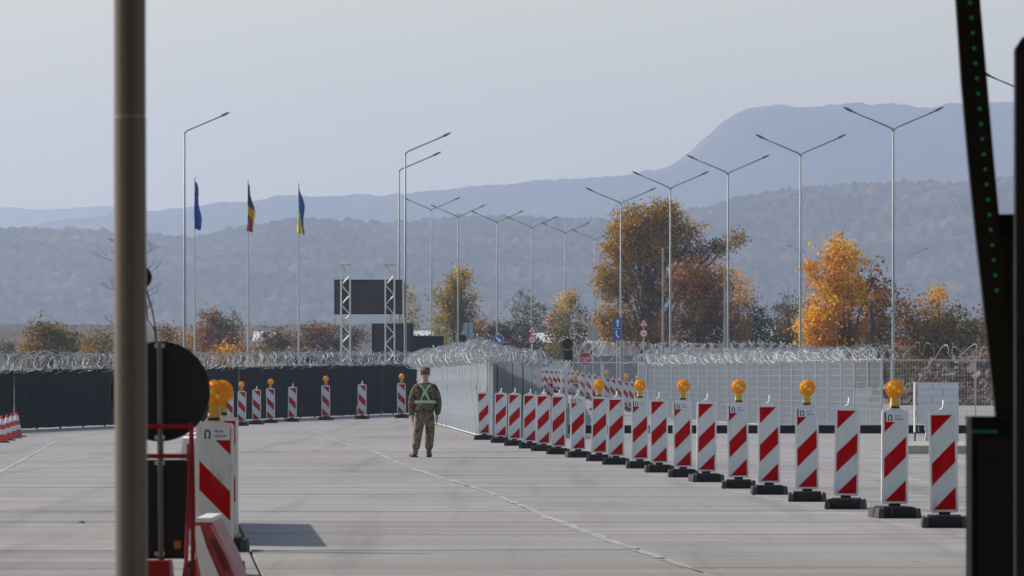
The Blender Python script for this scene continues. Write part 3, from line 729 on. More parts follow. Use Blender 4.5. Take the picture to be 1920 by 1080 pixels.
# sticker
stb = MB(); SX0, SX1, SZ0, SZ1 = -.105, .118, PZ + PH - .135, PZ + PH - .032
stb.add([(SX0, 0, SZ0), (SX1, 0, SZ0), (SX1, 0, SZ1), (SX0, 0, SZ1)], [(0, 1, 2, 3)])
STICK = stb.mesh('sticker', M['sticker'])
lg = MB()
cx = SX0 + .045; zc = (SZ0 + SZ1) / 2
def arc(cx, cz, ro, ri, zb, n=10):
    out = [(cx + ro * math.cos(R(180 - 180 * i / n)), cz + ro * math.sin(R(180 - 180 * i / n))) for i in range(n + 1)]
    inn = [(cx + ri * math.cos(R(180 * i / n)), cz + ri * math.sin(R(180 * i / n))) for i in range(n + 1)]
    pts_o = [(cx - ro, zb)] + out + [(cx + ro, zb)]; pts_i = [(cx - ri, zb)] + inn[::-1] + [(cx + ri, zb)]
    vs = [(x, 0, z) for x, z in pts_o] + [(x, 0, z) for x, z in pts_i]; n_ = len(pts_o)
    return vs, [(i, i + 1, i + 1 + n_, i + n_) for i in range(n_ - 1)]
lg.add(*arc(cx, zc + .006, .025, .012, zc - .036))
lg.add([(cx - .025, 0, zc - .042), (cx - .006, 0, zc - .042), (cx - .006, 0, zc - .030), (cx - .025, 0, zc - .030)], [(0, 1, 2, 3)])
lg.add([(cx + .006, 0, zc - .042), (cx + .025, 0, zc - .042), (cx + .025, 0, zc - .030), (cx + .006, 0, zc - .030)], [(0, 1, 2, 3)])
LOGO = lg.mesh('logo', M['ink'])
def text_mesh(s_, size, m, name='lettering'):
    cu = bpy.data.curves.new(name, 'FONT'); cu.body = s_; cu.size = size; cu.align_x = 'LEFT'; cu.extrude = .0004
    o = bpy.data.objects.new(name, cu); C.objects.link(o)
    dg = bpy.context.evaluated_depsgraph_get(); me = bpy.data.meshes.new_from_object(o.evaluated_get(dg))
    bpy.data.objects.remove(o); me.materials.clear(); me.materials.append(m)
    me.transform(Matrix.Rotation(R(90), 4, 'X')); me.name = name; return me
TX1 = text_mesh('HELIM', .027, M['purple_ink']); TX2 = text_mesh('GROUP', .030, M['purple_ink'])

DG = {}
def delineator(label, px, D, sgn, lamp, sticker, group, scale=1.0, z=0.0, rz=None, base_x=None, tilt=0):
    o = thing('delineator', label, 'delineator', ((px - 960) / FPX * D, D, z), max(-.09, min(.09, random.gauss(0, .045))) if rz is None else rz, group)
    o.scale = (scale,) * 3
    p = link('panel', PANEL, o); p.rotation_euler = (0, R(tilt + random.gauss(0, .55)), 0)
    link('sheeting', SHEET, p, (0, -.0235, 0)); link('stripes', STR[sgn], p, (0, -.0255, 0))
    link('foot', FOOT, o)
    for e_ in ENDS: link('end_block', e_, o)
    if sticker:
        k = link('sticker', STICK, p, (0, -.0275, 0)); link('logo', LOGO, p, (0, -.0295, 0))
        link('lettering', TX1, p, (SX0 + .095, -.0295, zc + .008)); link('lettering', TX2, p, (SX0 + .095, -.0295, zc - .030))
    if lamp:
        l_ = link('warning_lamp', HOUS, o); rzl = random.uniform(-.3, .15)
        l_.rotation_euler = (0, 0, rzl)
        link('lens', LENS, l_); link('lens_rim', RING, l_); link('collar', COLL, l_); link('painted_glint', GLINT, l_); link('clamp_band', STRAP, l_)
    else:
        link('handle', HANDLE, p)
    return o
GR = 'red and white delineators in the right hand row'
right = [(1771, 990, 0, 0), (1677, 972, 1, 1), (1586, 955, 0, 0), (1513.5, 941, 1, 1), (1442, 928, 0, 0), (1385, 916.5, 1, 1), (1324, 904, 0, 0), (1281, 895, 1, 1), (1236, 886, 0, 0), (1199.7, 878.5, 1, 1),
         (1155, 871.5, 0, 0), (1123, 865, 1, 0), (1084, 858, 0, 1), (1047, 852, 0, 0), (1019, 846, 0, 0), (993, 841, 0, 0), (964.5, 836, 0, 0), (938.5, 830.6, 0, 0), (908, 825, 0, 0)]
ORD = ['first', 'second', 'third', 'fourth', 'fifth', 'sixth', 'seventh', 'eighth', 'ninth', 'tenth', 'eleventh', 'twelfth', 'thirteenth', 'fourteenth', 'fifteenth', 'sixteenth', 'seventeenth', 'eighteenth', 'nineteenth']
for i, (px, py, lamp, stk) in enumerate(right):
    D = gd(py) + .4
    d_ = {(1, 1): 'with amber lamp and white sticker', (1, 0): 'with amber lamp and no sticker', (0, 1): 'with white sticker but no lamp', (0, 0): 'without lamp'}[(lamp, stk)]
    delineator(f'striped delineator {d_}, {ORD[i]} from the black cabinet in right row', px, D, 1, lamp, stk, GR)
GL = 'red and white delineators along the black cloth fence'
left = [(430, 800, 0), (453, 798.7, 1), (481, 796, 0), (507.6, 793.5, 1), (547.8, 791, 0), (611, 788, 1), (679, 786, 0), (753, 784, 1)]
for i, (px, py, lamp) in enumerate(left):
    D = gd(py) + .4
    delineator(f'striped delineator {"with amber lamp" if lamp else "without lamp"}, {ORD[i]} from the left along the black fence', px, D, -1, lamp, 0, GL, scale=57 / (FPX / D) / 1.06)
delineator('large nearest striped delineator with amber lamp and sticker behind the red stand', 402, 45.0, -1, 1, 1, None, rz=.03)
delineator('second nearest striped delineator with amber lamp, overlapped by the nearest one', 416, 51.6, -1, 1, 0, None, rz=.02)
GB = 'delineators behind the mesh fences'
k_ = 0
for px, D, lamp in [(936, 236, 0), (987, 238, 1), (1031, 240, 0), (1078, 238, 1), (1116, 242, 0)]:
    k_ += 1
    delineator(f'small striped delineator {"with amber lamp" if lamp else "without lamp"}, {ORD[k_-1]} from left just behind the mesh fence', px, D, -1, lamp, 0, GB, z=ramp_z(D) * .9)
bk = [(1008 + 8.2 * i, 325 - i * 2.5, 0) for i in range(10)] + [(1092, 290, 0), (1104, 283, 0), (1115, 277, 0), (1127, 270, 0), (1138, 264, 1), (1149, 257, 0), (1160, 250, 0), (1174, 243, 1), (1185, 238, 0), (1196, 233, 1)]
for i, (px, D, lamp) in enumerate(bk):
    delineator(f'far small {"lamp topped" if lamp else "plain"} delineator, {(ORD + ["last"])[i]} from left of dense row beyond fences', px, D, -1, lamp, 0, 'dense far row of delineators beyond the mesh fences', z=ramp_z(D))

# ------------------------------------------------------------------ jersey barriers beside the nearest delineators
M['bar_red'] = mat('red_barrier_plastic', (.38, .03, .03), .5, 0, .2, 5)
M['cone_dark'] = mat('dark_red_recess', (.10, .004, .012), .6, 0, .2, 5); M['bar_pink'] = mat('faded_pink_plastic', (.50, .20, .20), .5, 0, .15, 5)
M['bar_white'] = mat('white_barrier_plastic', (.68, .66, .66), .5, 0, .15, 5)
def barrier(label, x, y, H, L, white, rz=0, w0=.30, w1=.08):
    o = thing('plastic_barrier', label, 'barrier', (x, y, 0), rz, 'plastic barriers added behind the nearest delineators for their shadow')
    pr = [(-w0, 0), (w0, 0), (w0, .12), (w1 + .05, H * .55), (w1, H), (-w1, H), (-w1 - .05, H * .55), (-w0, .12)]
    b = MB(); b.prism(pr, 0, L); body = b.build('body', M['bar_white'] if white else M['bar_red'], o)
    rmat = M['bar_red'] if white else M['bar_white']
    for i in range(int(L / .25)):
        g = MB(); y0 = .08 + i * .25
        vs = [(w0 - .01, y0, .13), (w0 - .01, y0 + .12, .13), (w1 + .045, y0 + .12, H * .54), (w1 + .045, y0, H * .54)]
        g.add(vs + [(x + .02, y, z) for x, y, z in vs], [(4, 5, 6, 7), (0, 4, 7, 3), (1, 2, 6, 5), (0, 1, 5, 4), (3, 7, 6, 2)]); g.build('rib', rmat, o)
    for i in range(3):
        g = MB(); xx = -.04 + i * .04
        g.tube([(xx, -.008, .15), (xx * .6, -.008, H - .05)], .010, 4); g.build('rib', rmat, o)
    return o
D = 41.2; k = D / FPX
o = thing('plastic_barrier', 'slanting red plastic barrier end with white strip at the foot of the red stand', 'barrier', (-2.22, D, 0))
P = lambda L_: [((x - 960) * k + 2.22, max(0.0, EYE + (HZ - y) * k)) for x, y in L_]
b = MB(); b.prism(P([(368, 1114), (366, 979), (396, 977), (431, 1046), (446, 1090), (446, 1114)]), 0, 1.4); b.build('body', M['bar_red'], o)
b = MB(); b.prism(P([(384, 1114), (369, 1040), (366, 987), (375, 985), (388, 1026), (416, 1092), (420, 1114)]), -.025, -.002); b.build('white_strip', M['bar_white'], o)
b = MB(); b.prism(P([(365, 979), (368, 971), (397, 971), (398, 979)]), -.03, 1.41); b.build('top_cap', M['bar_white'], o)
for dx in (0, 9):
    b = MB(); b.prism(P([(392 + dx, 1010), (396 + dx, 1009), (424 + dx * .6, 1068), (420 + dx * .6, 1070)]), -.012, -.002); b.build('rib', M['cone_dark'], o)
b = MB(); b.prism(P([(393, 985), (397, 984), (433, 1048), (446, 1088), (441, 1088), (428, 1050)]), -.02, -.002); b.build('edge_strip', M['bar_pink'], o)
for i in range(4):  # row added out of sight to cast the shadow patch on the concrete
    y0 = 53.4 + i * 2.05
    barrier(['white', 'red', 'white', 'red'][i] + ' plastic barrier added behind the nearest delineators for its shadow, ' + ['nearest', 'second', 'third', 'farthest'][i] + ' of four',
            -3.02 - (y0 - 53.4) * .055, y0, 1.0, 2.0, i % 2 == 0, w0=.24, w1=.07, rz=R(3.2))

# ------------------------------------------------------------------ traffic cones
M['cone'] = mat('cone_red', (.55, .02, .02), .5, 0, .12)
cmesh = {}
bc = MB(); bc.box(-.19, .19, -.19, .19, 0, .03); cmesh['base'] = bc.mesh('base', M['rubber'])
def ring_me(name, z0, z1, m, off=0):
    r_ = lambda z: .135 * (1 - (z - .03) / .66) + .022
    b = MB(); b.lathe([(r_(z0) + off, z0), (r_(z1) + off, z1)], (0, 0, 0), 16); return b.mesh(name, m, True)
cmesh['body'] = ring_me('body', .03, .66, M['cone']); cmesh['b1'] = ring_me('band', .20, .32, M['white_sheet'], .003); cmesh['b2'] = ring_me('band', .44, .58, M['white_sheet'], .003)
for i, (px, py) in enumerate([(3, 830), (13, 826), (22, 822), (31, 819)]):
    D = gd(py)
    o = thing('traffic_cone', f'red and white traffic cone, {["nearest", "second", "third", "farthest"][i]} of the cluster by the black fence', 'cone', ((px - 960) / FPX * D, D, 0), .3 * i, 'traffic cones at the far left')
    for n_, k in (('base', 'base'), ('body', 'body'), ('band', 'b1'), ('band', 'b2')): link(n_, cmesh[k], o)

# ------------------------------------------------------------------ street lamps
def arm_pts(sx, dx, dz): return [(0, 0, 0), (sx * .10, 0, .09), (sx * .28, 0, .17), (sx * dx, 0, dz)]
def head_mesh(sx):
    b = MB(); vs = []; prof = [(0, .03, .03), (.12, .05, .035), (.2, .035, .02), (.26, .13, .045), (.5, .16, .05), (.72, .12, .03), (.78, .03, .012)]
    ang = R(20)
    for (x, wy, hz) in prof:
        for (a, c) in ((-1, -1), (1, -1), (1, 1), (-1, 1)):
            X_, Z_ = x, c * hz
            vs.append((sx * (X_ * math.cos(ang) - Z_ * math.sin(ang)), a * wy, X_ * math.sin(ang) + Z_ * math.cos(ang)))
    fs = [(i * 4 + k, i * 4 + (k + 1) % 4, (i + 1) * 4 + (k + 1) % 4, (i + 1) * 4 + k) for i in range(len(prof) - 1) for k in range(4)] + [(0, 1, 2, 3), tuple(len(vs) - 4 + k for k in range(4))]
    b.add(vs, fs); return b.mesh('lamp_head', M['lamp_head'], False)
HM = {1: head_mesh(1), -1: head_mesh(-1)}
pb = MB(); pb.tube([(0, 0, 0), (0, 0, 1.2), (0, 0, 1.25), (0, 0, 10)], [.085, .078, .072, .038], 12); pb.tube([(0, 0, 0), (0, 0, .03)], .16, 12); POLE = pb.mesh('pole', M['lamp_pole'], True)
def arm_mesh(sx, rise=.62, reach=1.28):
    b = MB(); b.tube([(0, 0, 0), (sx * .03, 0, .07), (sx * .12, 0, .13), (sx * reach * .5, 0, .13 + (rise - .13) * .45), (sx * reach, 0, rise)], [.036, .034, .03, .027, .024], 8, True); return b.mesh('arm', M['lamp_pole'], True)
AM = {1: arm_mesh(1), -1: arm_mesh(-1)}; 
def lamp(label, px, ytop, sides, h=12.0, group=None, sc=1.0, arm_k=1.0):
    k = (h - EYE); D = FPX * k / (HZ - ytop)
    o = thing('street_lamp', label, 'street lamp', ((px - 960) / FPX * D, D, 0), 0, group)
    sc *= .95; arm_k *= (h - EYE) / 8.44
    p = link('pole', POLE, o); p.scale = (sc, sc, h / 10)
    for s_ in sides:
        a = link('arm', AM[s_], o, (0, 0, h - .02)); a.scale = (arm_k, 1, arm_k)
        hd = link('lamp_head', HM[s_], a, (s_ * 1.26, 0, .61)); hd.scale = (.62, 1, .8)
    return o
GD = 'double armed street lamps'
lamp('double arm street lamp with camera box, standing left of the white block stack', 1675, 245, (-1, 1), group=GD)
lamp('double arm street lamp left of the bright orange maple', 1501, 292, (-1, 1), group=GD)
lamp('double arm street lamp in front of the peach coloured tree', 1365, 327, (-1, 1), group=GD)
lamp('double arm street lamp in front of the tallest tree', 1257, 355, (-1, 1), group=GD)
lamp('double arm street lamp beside the blue arrow sign', 1164, 383, (-1, 1), group=GD)
lamp('double arm street lamp cut by the right frame edge, only its arm showing', 1944, 184, (-1, 1), group=GD)
for i, (px, y, l) in enumerate([(809, 395, 'just right of the two single arm lamps'), (859, 408, 'in front of the yellow green poplar'), (932, 418, 'above the blue round arrow sign'),
                                (997, 428, 'in front of the grey airy tree'), (1060, 438, 'in front of the golden narrow tree'), (1115, 450, 'at the left edge of the tallest tree')]):
    lamp('smaller far double arm street lamp ' + l, px, y, (-1, 1), group=GD, sc=.85, arm_k=.84)
GS = 'single armed street lamps'
lamp('single arm street lamp left of the blue flag', 346, 250, (1,), group=GS, arm_k=.9)
lamp('taller single arm street lamp beside the dark screen', 760, 289, (1,), group=GS)
lamp('shorter single arm street lamp just left of the taller one by the screen', 748, 322, (1,), group=GS)
lamp('small far single arm street lamp right of the orange maple', 1705, 481, (1,), group=GS, sc=.7, arm_k=.8)
lamp('faint far street lamp beside the top of the orange maple', 1510, 475, (-1,), group=GS, sc=.6, arm_k=.7)
def plain_pole(label, px, ytop, h=8):
    D = FPX * (h - EYE) / (HZ - ytop); o = thing('pole', label, 'pole', ((px - 960) / FPX * D, D, 0))
    b = MB(); b.tube([(0, 0, 0), (0, 0, h)], [.07, .04], 8); b.build('shaft', M['lamp_pole'], o, True); b = MB(); b.tube([(0, 0, h), (0, 0, h + .05)], .05, 8); b.build('cap', M['galv'], o)
plain_pole('slim grey pole inside the tallest tree crown', 1243, 468)
plain_pole('slim grey pole just left of the lamp by the peach tree', 1359, 492)
# camera on the nearest double lamp
D = FPX * (12 - EYE) / 465; X = (1675 - 960) / FPX * D; zc_ = EYE + (710 - 579) / FPX * D
o = thing('security_camera', 'white security camera strapped to the nearest double arm lamp post', 'camera', (X, D, zc_))
b = MB(); b.box(-.22, -.05, -.12, .05, -.06, .06); b.build('body', M['white_plastic'], o)
b = MB(); b.box(-.06, .07, -.08, .08, .02, .13); b.build('junction_box', M['sign_back'], o); b = MB(); b.tube([(-.2, -.12, -.01), (-.2, -.17, -.02)], .03, 8); b.build('lens', M['black'], o)

# leaning dark post
D = 300; a = at(1633, 572, D); b2 = at(1641, 0, D)
o = thing('timber_post', 'dark leaning timber post in front of the brown leafed tree', 'post', (b2.x, D, 0))
b = MB(); b.tube([(0, 0, -.1), ((a.x - b2.x), 0, a.z)], [.13, .09], 6); b.build('shaft', mat('old_timber', (.03, .025, .02), .9, 0, .3, 4), o)

# ------------------------------------------------------------------ flags
def flag(label, px, ytop, cols, seed):
    h = 11.0; D = FPX * (h - EYE) / (HZ - ytop); 
    o = thing('flagpole', label, 'flagpole', ((px - 960) / FPX * D, D, 0), 0, 'flagpoles beside the dark screen')
    b = MB(); b.tube([(0, 0, 0), (0, 0, 5.7), (0, 0, 5.72), (0, 0, h)], [.05, .042, .036, .022], 8); b.build('pole', M['alu'], o, True)
    b = MB(); b.lathe([(0, 0), (.045, .02), (.05, .05), (.03, .09), (0, .1)], (0, 0, h - .01), 10); b.build('finial', M['white_plastic'], o, True)
    f = thing('flag', None, None); del f
    r_ = random.Random(seed)
    # limp cloth: pleated sheet hanging from the hoist
    nu, nv = 26, 26; vs = []; ms = []
    for j in range(nv):
        v = j / (nv - 1)
        width = .06 + .21 * math.sin(min(1, v * 1.15) * math.pi * .62) + .05 * math.sin(v * 9 + seed)
        for i in range(nu):
            u = i / (nu - 1)
            x = .02 + width * (u ** .8) * (1 if (i // 3) % 2 == 0 else .78) - .07 * v * (1 - u) + .04 * math.sin(v * 7 + seed) * v
            y = .09 * math.sin(u * 22 + v * 3 + seed) * min(1, v * 3 + .2)
            z = h - .12 - v * 2.2 - .10 * u - .06 * r_.random() * (v > .97)
            vs.append((x, y, z))
    fs = []; mi = []
    for j in range(nv - 1):
        for i in range(nu - 1):
            fs.append((j * nu + i, j * nu + i + 1, (j + 1) * nu + i + 1, (j + 1) * nu + i))
            u = i / nu; v = j / nv
            mi.append(cols[1](u, v))
    me = bpy.data.meshes.new('flag_cloth'); me.from_pydata(vs, [], fs)
    for c in cols[0]: me.materials.append(c)
    me.polygons.foreach_set('material_index', mi); me.polygons.foreach_set('use_smooth', [True] * len(fs)); me.update()
    link('flag_cloth', me, o)
    return o
bpy_clean = []
_thing = thing
def thing(name, label, cat, loc=(0, 0, 0), rz=0, group=None):
    if name == 'flag': return None
    return _thing(name, label, cat, loc, rz, group)
fm = lambda n, c: mat(n, c, .8, 0, .15, 4)
eu = [fm('flag_blue', (.010, .10, .50)), fm('flag_star_yellow', (.7, .5, .02))]
ro = [fm('flag_navy', (.015, .025, .12)), fm('flag_yellow', (.75, .48, .03)), fm('flag_red', (.5, .01, .02))]
ua = [fm('flag_sky_blue', (.02, .17, .48)), fm('flag_bright_yellow', (.75, .62, .03))]
flag('flagpole with limp dark blue flag, left of the three', 365, 335, (eu, lambda u, v: 1 if (u, v) in () or (abs(v - .3) < .03 and .3 < u < .45) else 0), 1)
flag('flagpole with limp blue yellow and red flag, middle of the three', 465, 340, (ro, lambda u, v: 0 if v < .42 + .10 * u else (1 if v < .68 + .12 * u - .05 else 2)), 3)
flag('flagpole with limp blue and yellow flag, right of the three', 560, 346, (ua, lambda u, v: 1 if (v > .50 + .55 * (u - .15)) and u < .75 else 0), 5)

# ------------------------------------------------------------------ screens and towers
D = 264.0; k = D / FPX
def tower(label, px):
    o = thing('truss_tower', label, 'tower', ((px - 960) * k, D, 0), 0, 'lattice towers carrying the dark screen')
    H = EYE + (HZ - 498) * k; w_ = .21
    for sx in (-1, 1):
        for sy in (-1, 1):
            b = MB(); b.tube([(sx * w_, sy * w_, 0), (sx * w_, sy * w_, H)], .036, 6); b.build('chord', M['truss'], o)
    for face in range(4):
        b = MB(); n = 15
        for i in range(n):
            z0 = H * i / n; z1 = H * (i + 1) / n; s_ = 1 if i % 2 else -1
            a, c = (-w_ * s_, w_ * s_)
            if face < 2: yy = w_ * (1 if face else -1); b.tube([(a, yy, z0), (c, yy, z1)],   .026, 4, False)
            else: xx = w_ * (1 if face == 2 else -1); b.tube([(xx, a, z0), (xx, c, z1)], .026, 4, False)
        b.build('lacing', M['truss'], o)
    b = MB(); b.box(-w_ - .05, w_ + .05, -w_ - .05, w_ + .05, H, H + .05); b.build('top_plate', M['alu'], o)
tower('silver lattice tower at the left end of the dark screen', 648)
tower('silver lattice tower at the right end of the dark screen', 731)
def zat(py): return EYE + (HZ - py) * k
o = thing('video_screen', 'large black video screen held between two lattice towers', 'screen', ((690 - 960) * k, D + .32, 0))
b = MB(); b.box(-64 * k, 64 * k, 0, .25, zat(589), zat(524)); b.build('cabinet', M['black'], o)
b = MB(); b.box(-63 * k, 63 * k, -.02, -.003, zat(587), zat(526)); b.build('display', mat('screen_face', (.012, .014, .020), .35, 0, .2, 2), o)
o = thing('control_box', 'white control box under the left corner of the video screen', 'box', ((636 - 960) * k, D - .3, 0))
b = MB(); b.box(-6.5 * k, 6.5 * k, -.1, .15, zat(609), zat(590)); b.build('body', M['white_wall'], o); b = MB(); b.box(-5 * k, 5 * k, -.115, -.103, zat(607), zat(592)); b.build('door', M['white_plastic'], o)
o = thing('black_hoarding', 'dark blue black hoarding standing below the video screen', 'hoarding', ((731 - 960) * k, D + 6, 0))
b = MB(); b.box(-40 * k, 40 * k, 0, .2, 0, zat(604)); b.build('board', mat('hoarding_dark', (.018, .024, .034), .6, 0, .15, 1), o)
for s_ in (-.9, 0, .9):
    b = MB(); b.box(s_ - .02, s_ + .02, -.03, -.002, .05, zat(606)); b.build('batten', M['black'], o)
D3 = 310; k3 = D3 / FPX
o = thing('canopy_tent', 'black canopy with pale studs along its roof beside the piled razor wire', 'canopy', ((802 - 960) * k3, D3, 0))
zt = EYE + (HZ - 630) * k3; wd = 31 * k3
b = MB(); b.box(-wd, wd, -1, 1, zt - 1.0, zt, .03, .1); b.build('roof', M['black'], o)
for i in range(6):
    b = MB(); b.box(-.06, .06, -.9, .9, 0, .05); b.build('stud', M['sign_back'], o, loc=(-wd * .8 + i * wd * .32, 0, zt))
for sx in (-1, 1):
    for sy in (-.9, .9):
        b = MB(); b.tube([(sx * (wd - .08), sy, 0), (sx * (wd - .08), sy, zt - 1)], .04, 6); b.build('leg', M['black'], o)
b = MB(); b.box(-wd + .1, wd - .1, .85, .9, 1.0, zt - 1.01); b.build('back_panel', M['screen_cloth'], o)

# ------------------------------------------------------------------ signs
def sign(name, label, px, py, D, parts, post=True, zb=0.0, group=None, post_m=None):
    k = D / FPX; z = EYE + (HZ - py) * k
    o = thing(name, label, 'sign', ((px - 960) * k, D, zb), 0, group)
    if post:
        b = MB(); b.tube([(0, .06, 0), (0, .06, z + .35 - zb)], .03, 8); b.build('post', post_m or M['galv'], o)
    for pn, kind, m, size, dx, dz, off in parts:
        b = MB(); n = {'oct': 8, 'tri': 3, 'disc': 28}.get(kind)
        if kind == 'rect':
            poly = [(-size[0], -size[1]), (size[0], -size[1]), (size[0], size[1]), (-size[0], size[1])]
        elif kind == 'poly': poly = size
        else:
            a0 = {'oct': 22.5, 'tri': 90, 'disc': 0}[kind]
            poly = [(size * math.cos(R(a0 + 360 * i / n)), size * math.sin(R(a0 + 360 * i / n))) for i in range(n)]
        b.prism([(x + dx, z_ + dz + z - zb) for x, z_ in poly], -off - .004, -off if off else .02)
        b.build(pn, m, o)
    return o, z
o, z = sign('stop_sign', 'red octagonal stop sign seen through the mesh fence', 1097, 673, 262, [('plate', 'oct', M['sign_white'], .34, 0, 0, 0), ('face', 'oct', M['stop_red'], .31, 0, 0, .008)], zb=ramp_z(262))
t = text_mesh('STOP', .26, M['sign_white']); tb = link('lettering', t, o, (-.29, -.016, z - ramp_z(262) - .09)); tb.scale = (.86, 1, 1)
arrow = [(-.03, -.14), (.03, -.14), (.03, .03), (.08, .03), (0, .14), (-.08, .03), (-.03, .03)]
def rot(pl, a, s=1): return [((x * math.cos(a) - z_ * math.sin(a)) * s, (x * math.sin(a) + z_ * math.cos(a)) * s) for x, z_ in pl]
sign('keep_right_sign', 'round blue sign with white arrow pointing down right above razor wire', 935, 637, 300,
     [('plate', 'disc', M['sign_white'], .29, 0, 0, 0), ('face', 'disc', M['sign_blue'], .27, 0, 0, .006), ('arrow', 'poly', rot(arrow, R(-135), 1.4), 0, 0, 0, .012)][:2] +
     [('arrow', 'poly', M['sign_white'], rot(arrow, R(-135), 1.4), 0, 0, .012)])
sign('direction_sign', 'tall blue rectangular sign with two white arrows beside a lamp post', 1157, 616, 270,
     [('plate', 'rect', M['sign_blue'], (.20, .53), 0, 0, 0), ('divider', 'rect', M['sign_white'], (.20, .008), 0, 0, .006), ('arrow', 'poly', M['sign_white'], rot(arrow, 0, 1.35), .03, .27, .006),
      ('arrow', 'poly', M['sign_white'], [(-.09, .20), (-.03, .20), (-.03, .0), (.0, -.07), (.08, -.12), (.06, -.18), (-.04, -.13), (-.09, -.04)], .03, -.27, .006)])
warn = lambda: [('plate', 'tri', M['stop_red'], .30, 0, .22, 0), ('face', 'tri', M['sign_white'], .19, 0, .22, .006), ('symbol', 'rect', M['ink'], (.03, .06), 0, .22, .012),
                ('disc', 'disc', M['stop_red'], .21, 0, -.27, 0), ('disc_face', 'disc', M['sign_white'], .155, 0, -.27, .006)]
o, z = sign('warning_sign', 'red triangle and round limit sign in front of the tallest tree', 1207, 615, 290, warn())
link('lettering', text_mesh('40', .19, M['ink']), o, (-.10, -.018, z - .34))
o, z = sign('warning_sign', 'red triangle and round limit sign below the grey airy tree', 998, 627, 290, warn())
link('lettering', text_mesh('40', .19, M['ink']), o, (-.10, -.018, z - .34))
sign('road_sign', 'pale blue grey back of a rectangular sign below the poplar', 878, 620, 310, [('plate', 'rect', M['sign_back'], (.25, .44), 0, 0, 0), ('rail', 'rect', M['sign_blue'], (.03, .44), 0, 0, .01)])
sign('road_sign', 'grey rounded sign back left of the tallest tree', 1112, 625, 310, [('plate', 'rect', M['sign_back'], (.26, .42), 0, 0, 0), ('rail', 'rect', M['galv'], (.02, .40), 0, 0, .01)])
sign('road_sign', 'dark round sign back left of the stop sign', 1064, 645, 262, [('plate', 'disc', M['dark_back'], .25, 0, 0, 0), ('rail', 'rect', M['dark_back'], (.20, .02), 0, 0, .01), ('lower_plate', 'rect', M['dark_back'], (.20, .25), .05, -.55, 0)], zb=ramp_z(262))
sign('road_sign', 'small dark round sign back between canopy and poplar', 868, 634, 305, [('plate', 'disc', M['dark_back'], .2, 0, 0, 0), ('rail', 'rect', M['dark_back'], (.14, .02), 0, 0, .01)])
# forked wire support arm
D = 190; a = at(1053, 692, D)
o = thing('fence_post', 'white fence post with forked wire arms near the stop sign', 'post', (a.x, D, 0))
b = MB(); b.tube([(0, 0, 0), (0, 0, a.z)], .035, 8); b.build('shaft', M['white_plastic'], o)
for s_ in (-1, 1):
    b = MB(); b.tube([(0, 0, a.z - .02), (s_ * .15, 0, a.z + .08), (s_ * .30, 0, a.z + .30)] if s_ > 0 else [(0, 0, a.z - .02), (-.08, 0, a.z + .05), (-.14, 0, a.z + .14)], .022, 6); b.build('arm', M['white_plastic'], o)
plain_pole  # small marker posts
for px, py in ((1062, 676), (1130, 684)):
    D = 250; a = at(px, py, D); o = thing('marker_post', 'short white marker post ' + ('left' if px < 1100 else 'right') + ' of the stop sign behind the mesh', 'post', (a.x, D, ramp_z(D)))
    b = MB(); b.tube([(0, 0, 0), (0, 0, a.z - ramp_z(D))], .05, 8); b.build('shaft', M['white_plastic'], o); b = MB(); b.tube([(0, 0, a.z - ramp_z(D)), (0, 0, a.z - ramp_z(D) + .03)], .055, 8); b.build('cap', M['sign_back'], o)

# ------------------------------------------------------------------ white block stack and kerb at right
M['block'] = mat('pale_aerated_block', (.60, .61, .66), .85, 0, .08, 5, .2, 60)
D = gd(833); k = D / FPX
o = thing('block_stack', 'head high stack of pale blocks standing on the concrete near the right', 'block stack', ((1758 - 960) * k, D, 0))
Hs = (833 - 717) * k; nrow = 9
for r_ in range(nrow):
    hh = Hs / nrow; x0 = -39 * k + (.02 if r_ % 2 else 0) ; x1 = 40 * k
    if r_ < 3: x0 += .20
    cuts = [x0, (x0 + x1) / 2 + (.12 if r_ % 2 else -.12), x1]
    for c_ in range(2):
        b = MB(); b.box(cuts[c_] + .003, cuts[c_ + 1] - .003, random.uniform(0, .012), .30, r_ * hh + .002, (r_ + 1) * hh - .004, .003, .003); b.build('block', M['block'], o)
b = MB(); b.box(-41 * k - .03, -41 * k + .0, -.02, .3, .28, Hs + .01); b.build('edge_strip', M['white_plastic'], o)
b = MB(); b.box(-41 * k - .03, -41 * k + .0, -.02, .06, 0, .28); b.build('edge_foot', M['black'], o)
kb_ = MB(); kb_.box(-.0, 6.5, 0, .35, 0, .17, .03, .02); kb_.box(.3, 6.5, .352, 9.2, 0, .16)
tag(kb_.build('kerb', M['kerb'], loc=((1690 - 960) / FPX * 118, 118, .0)), kind='structure')

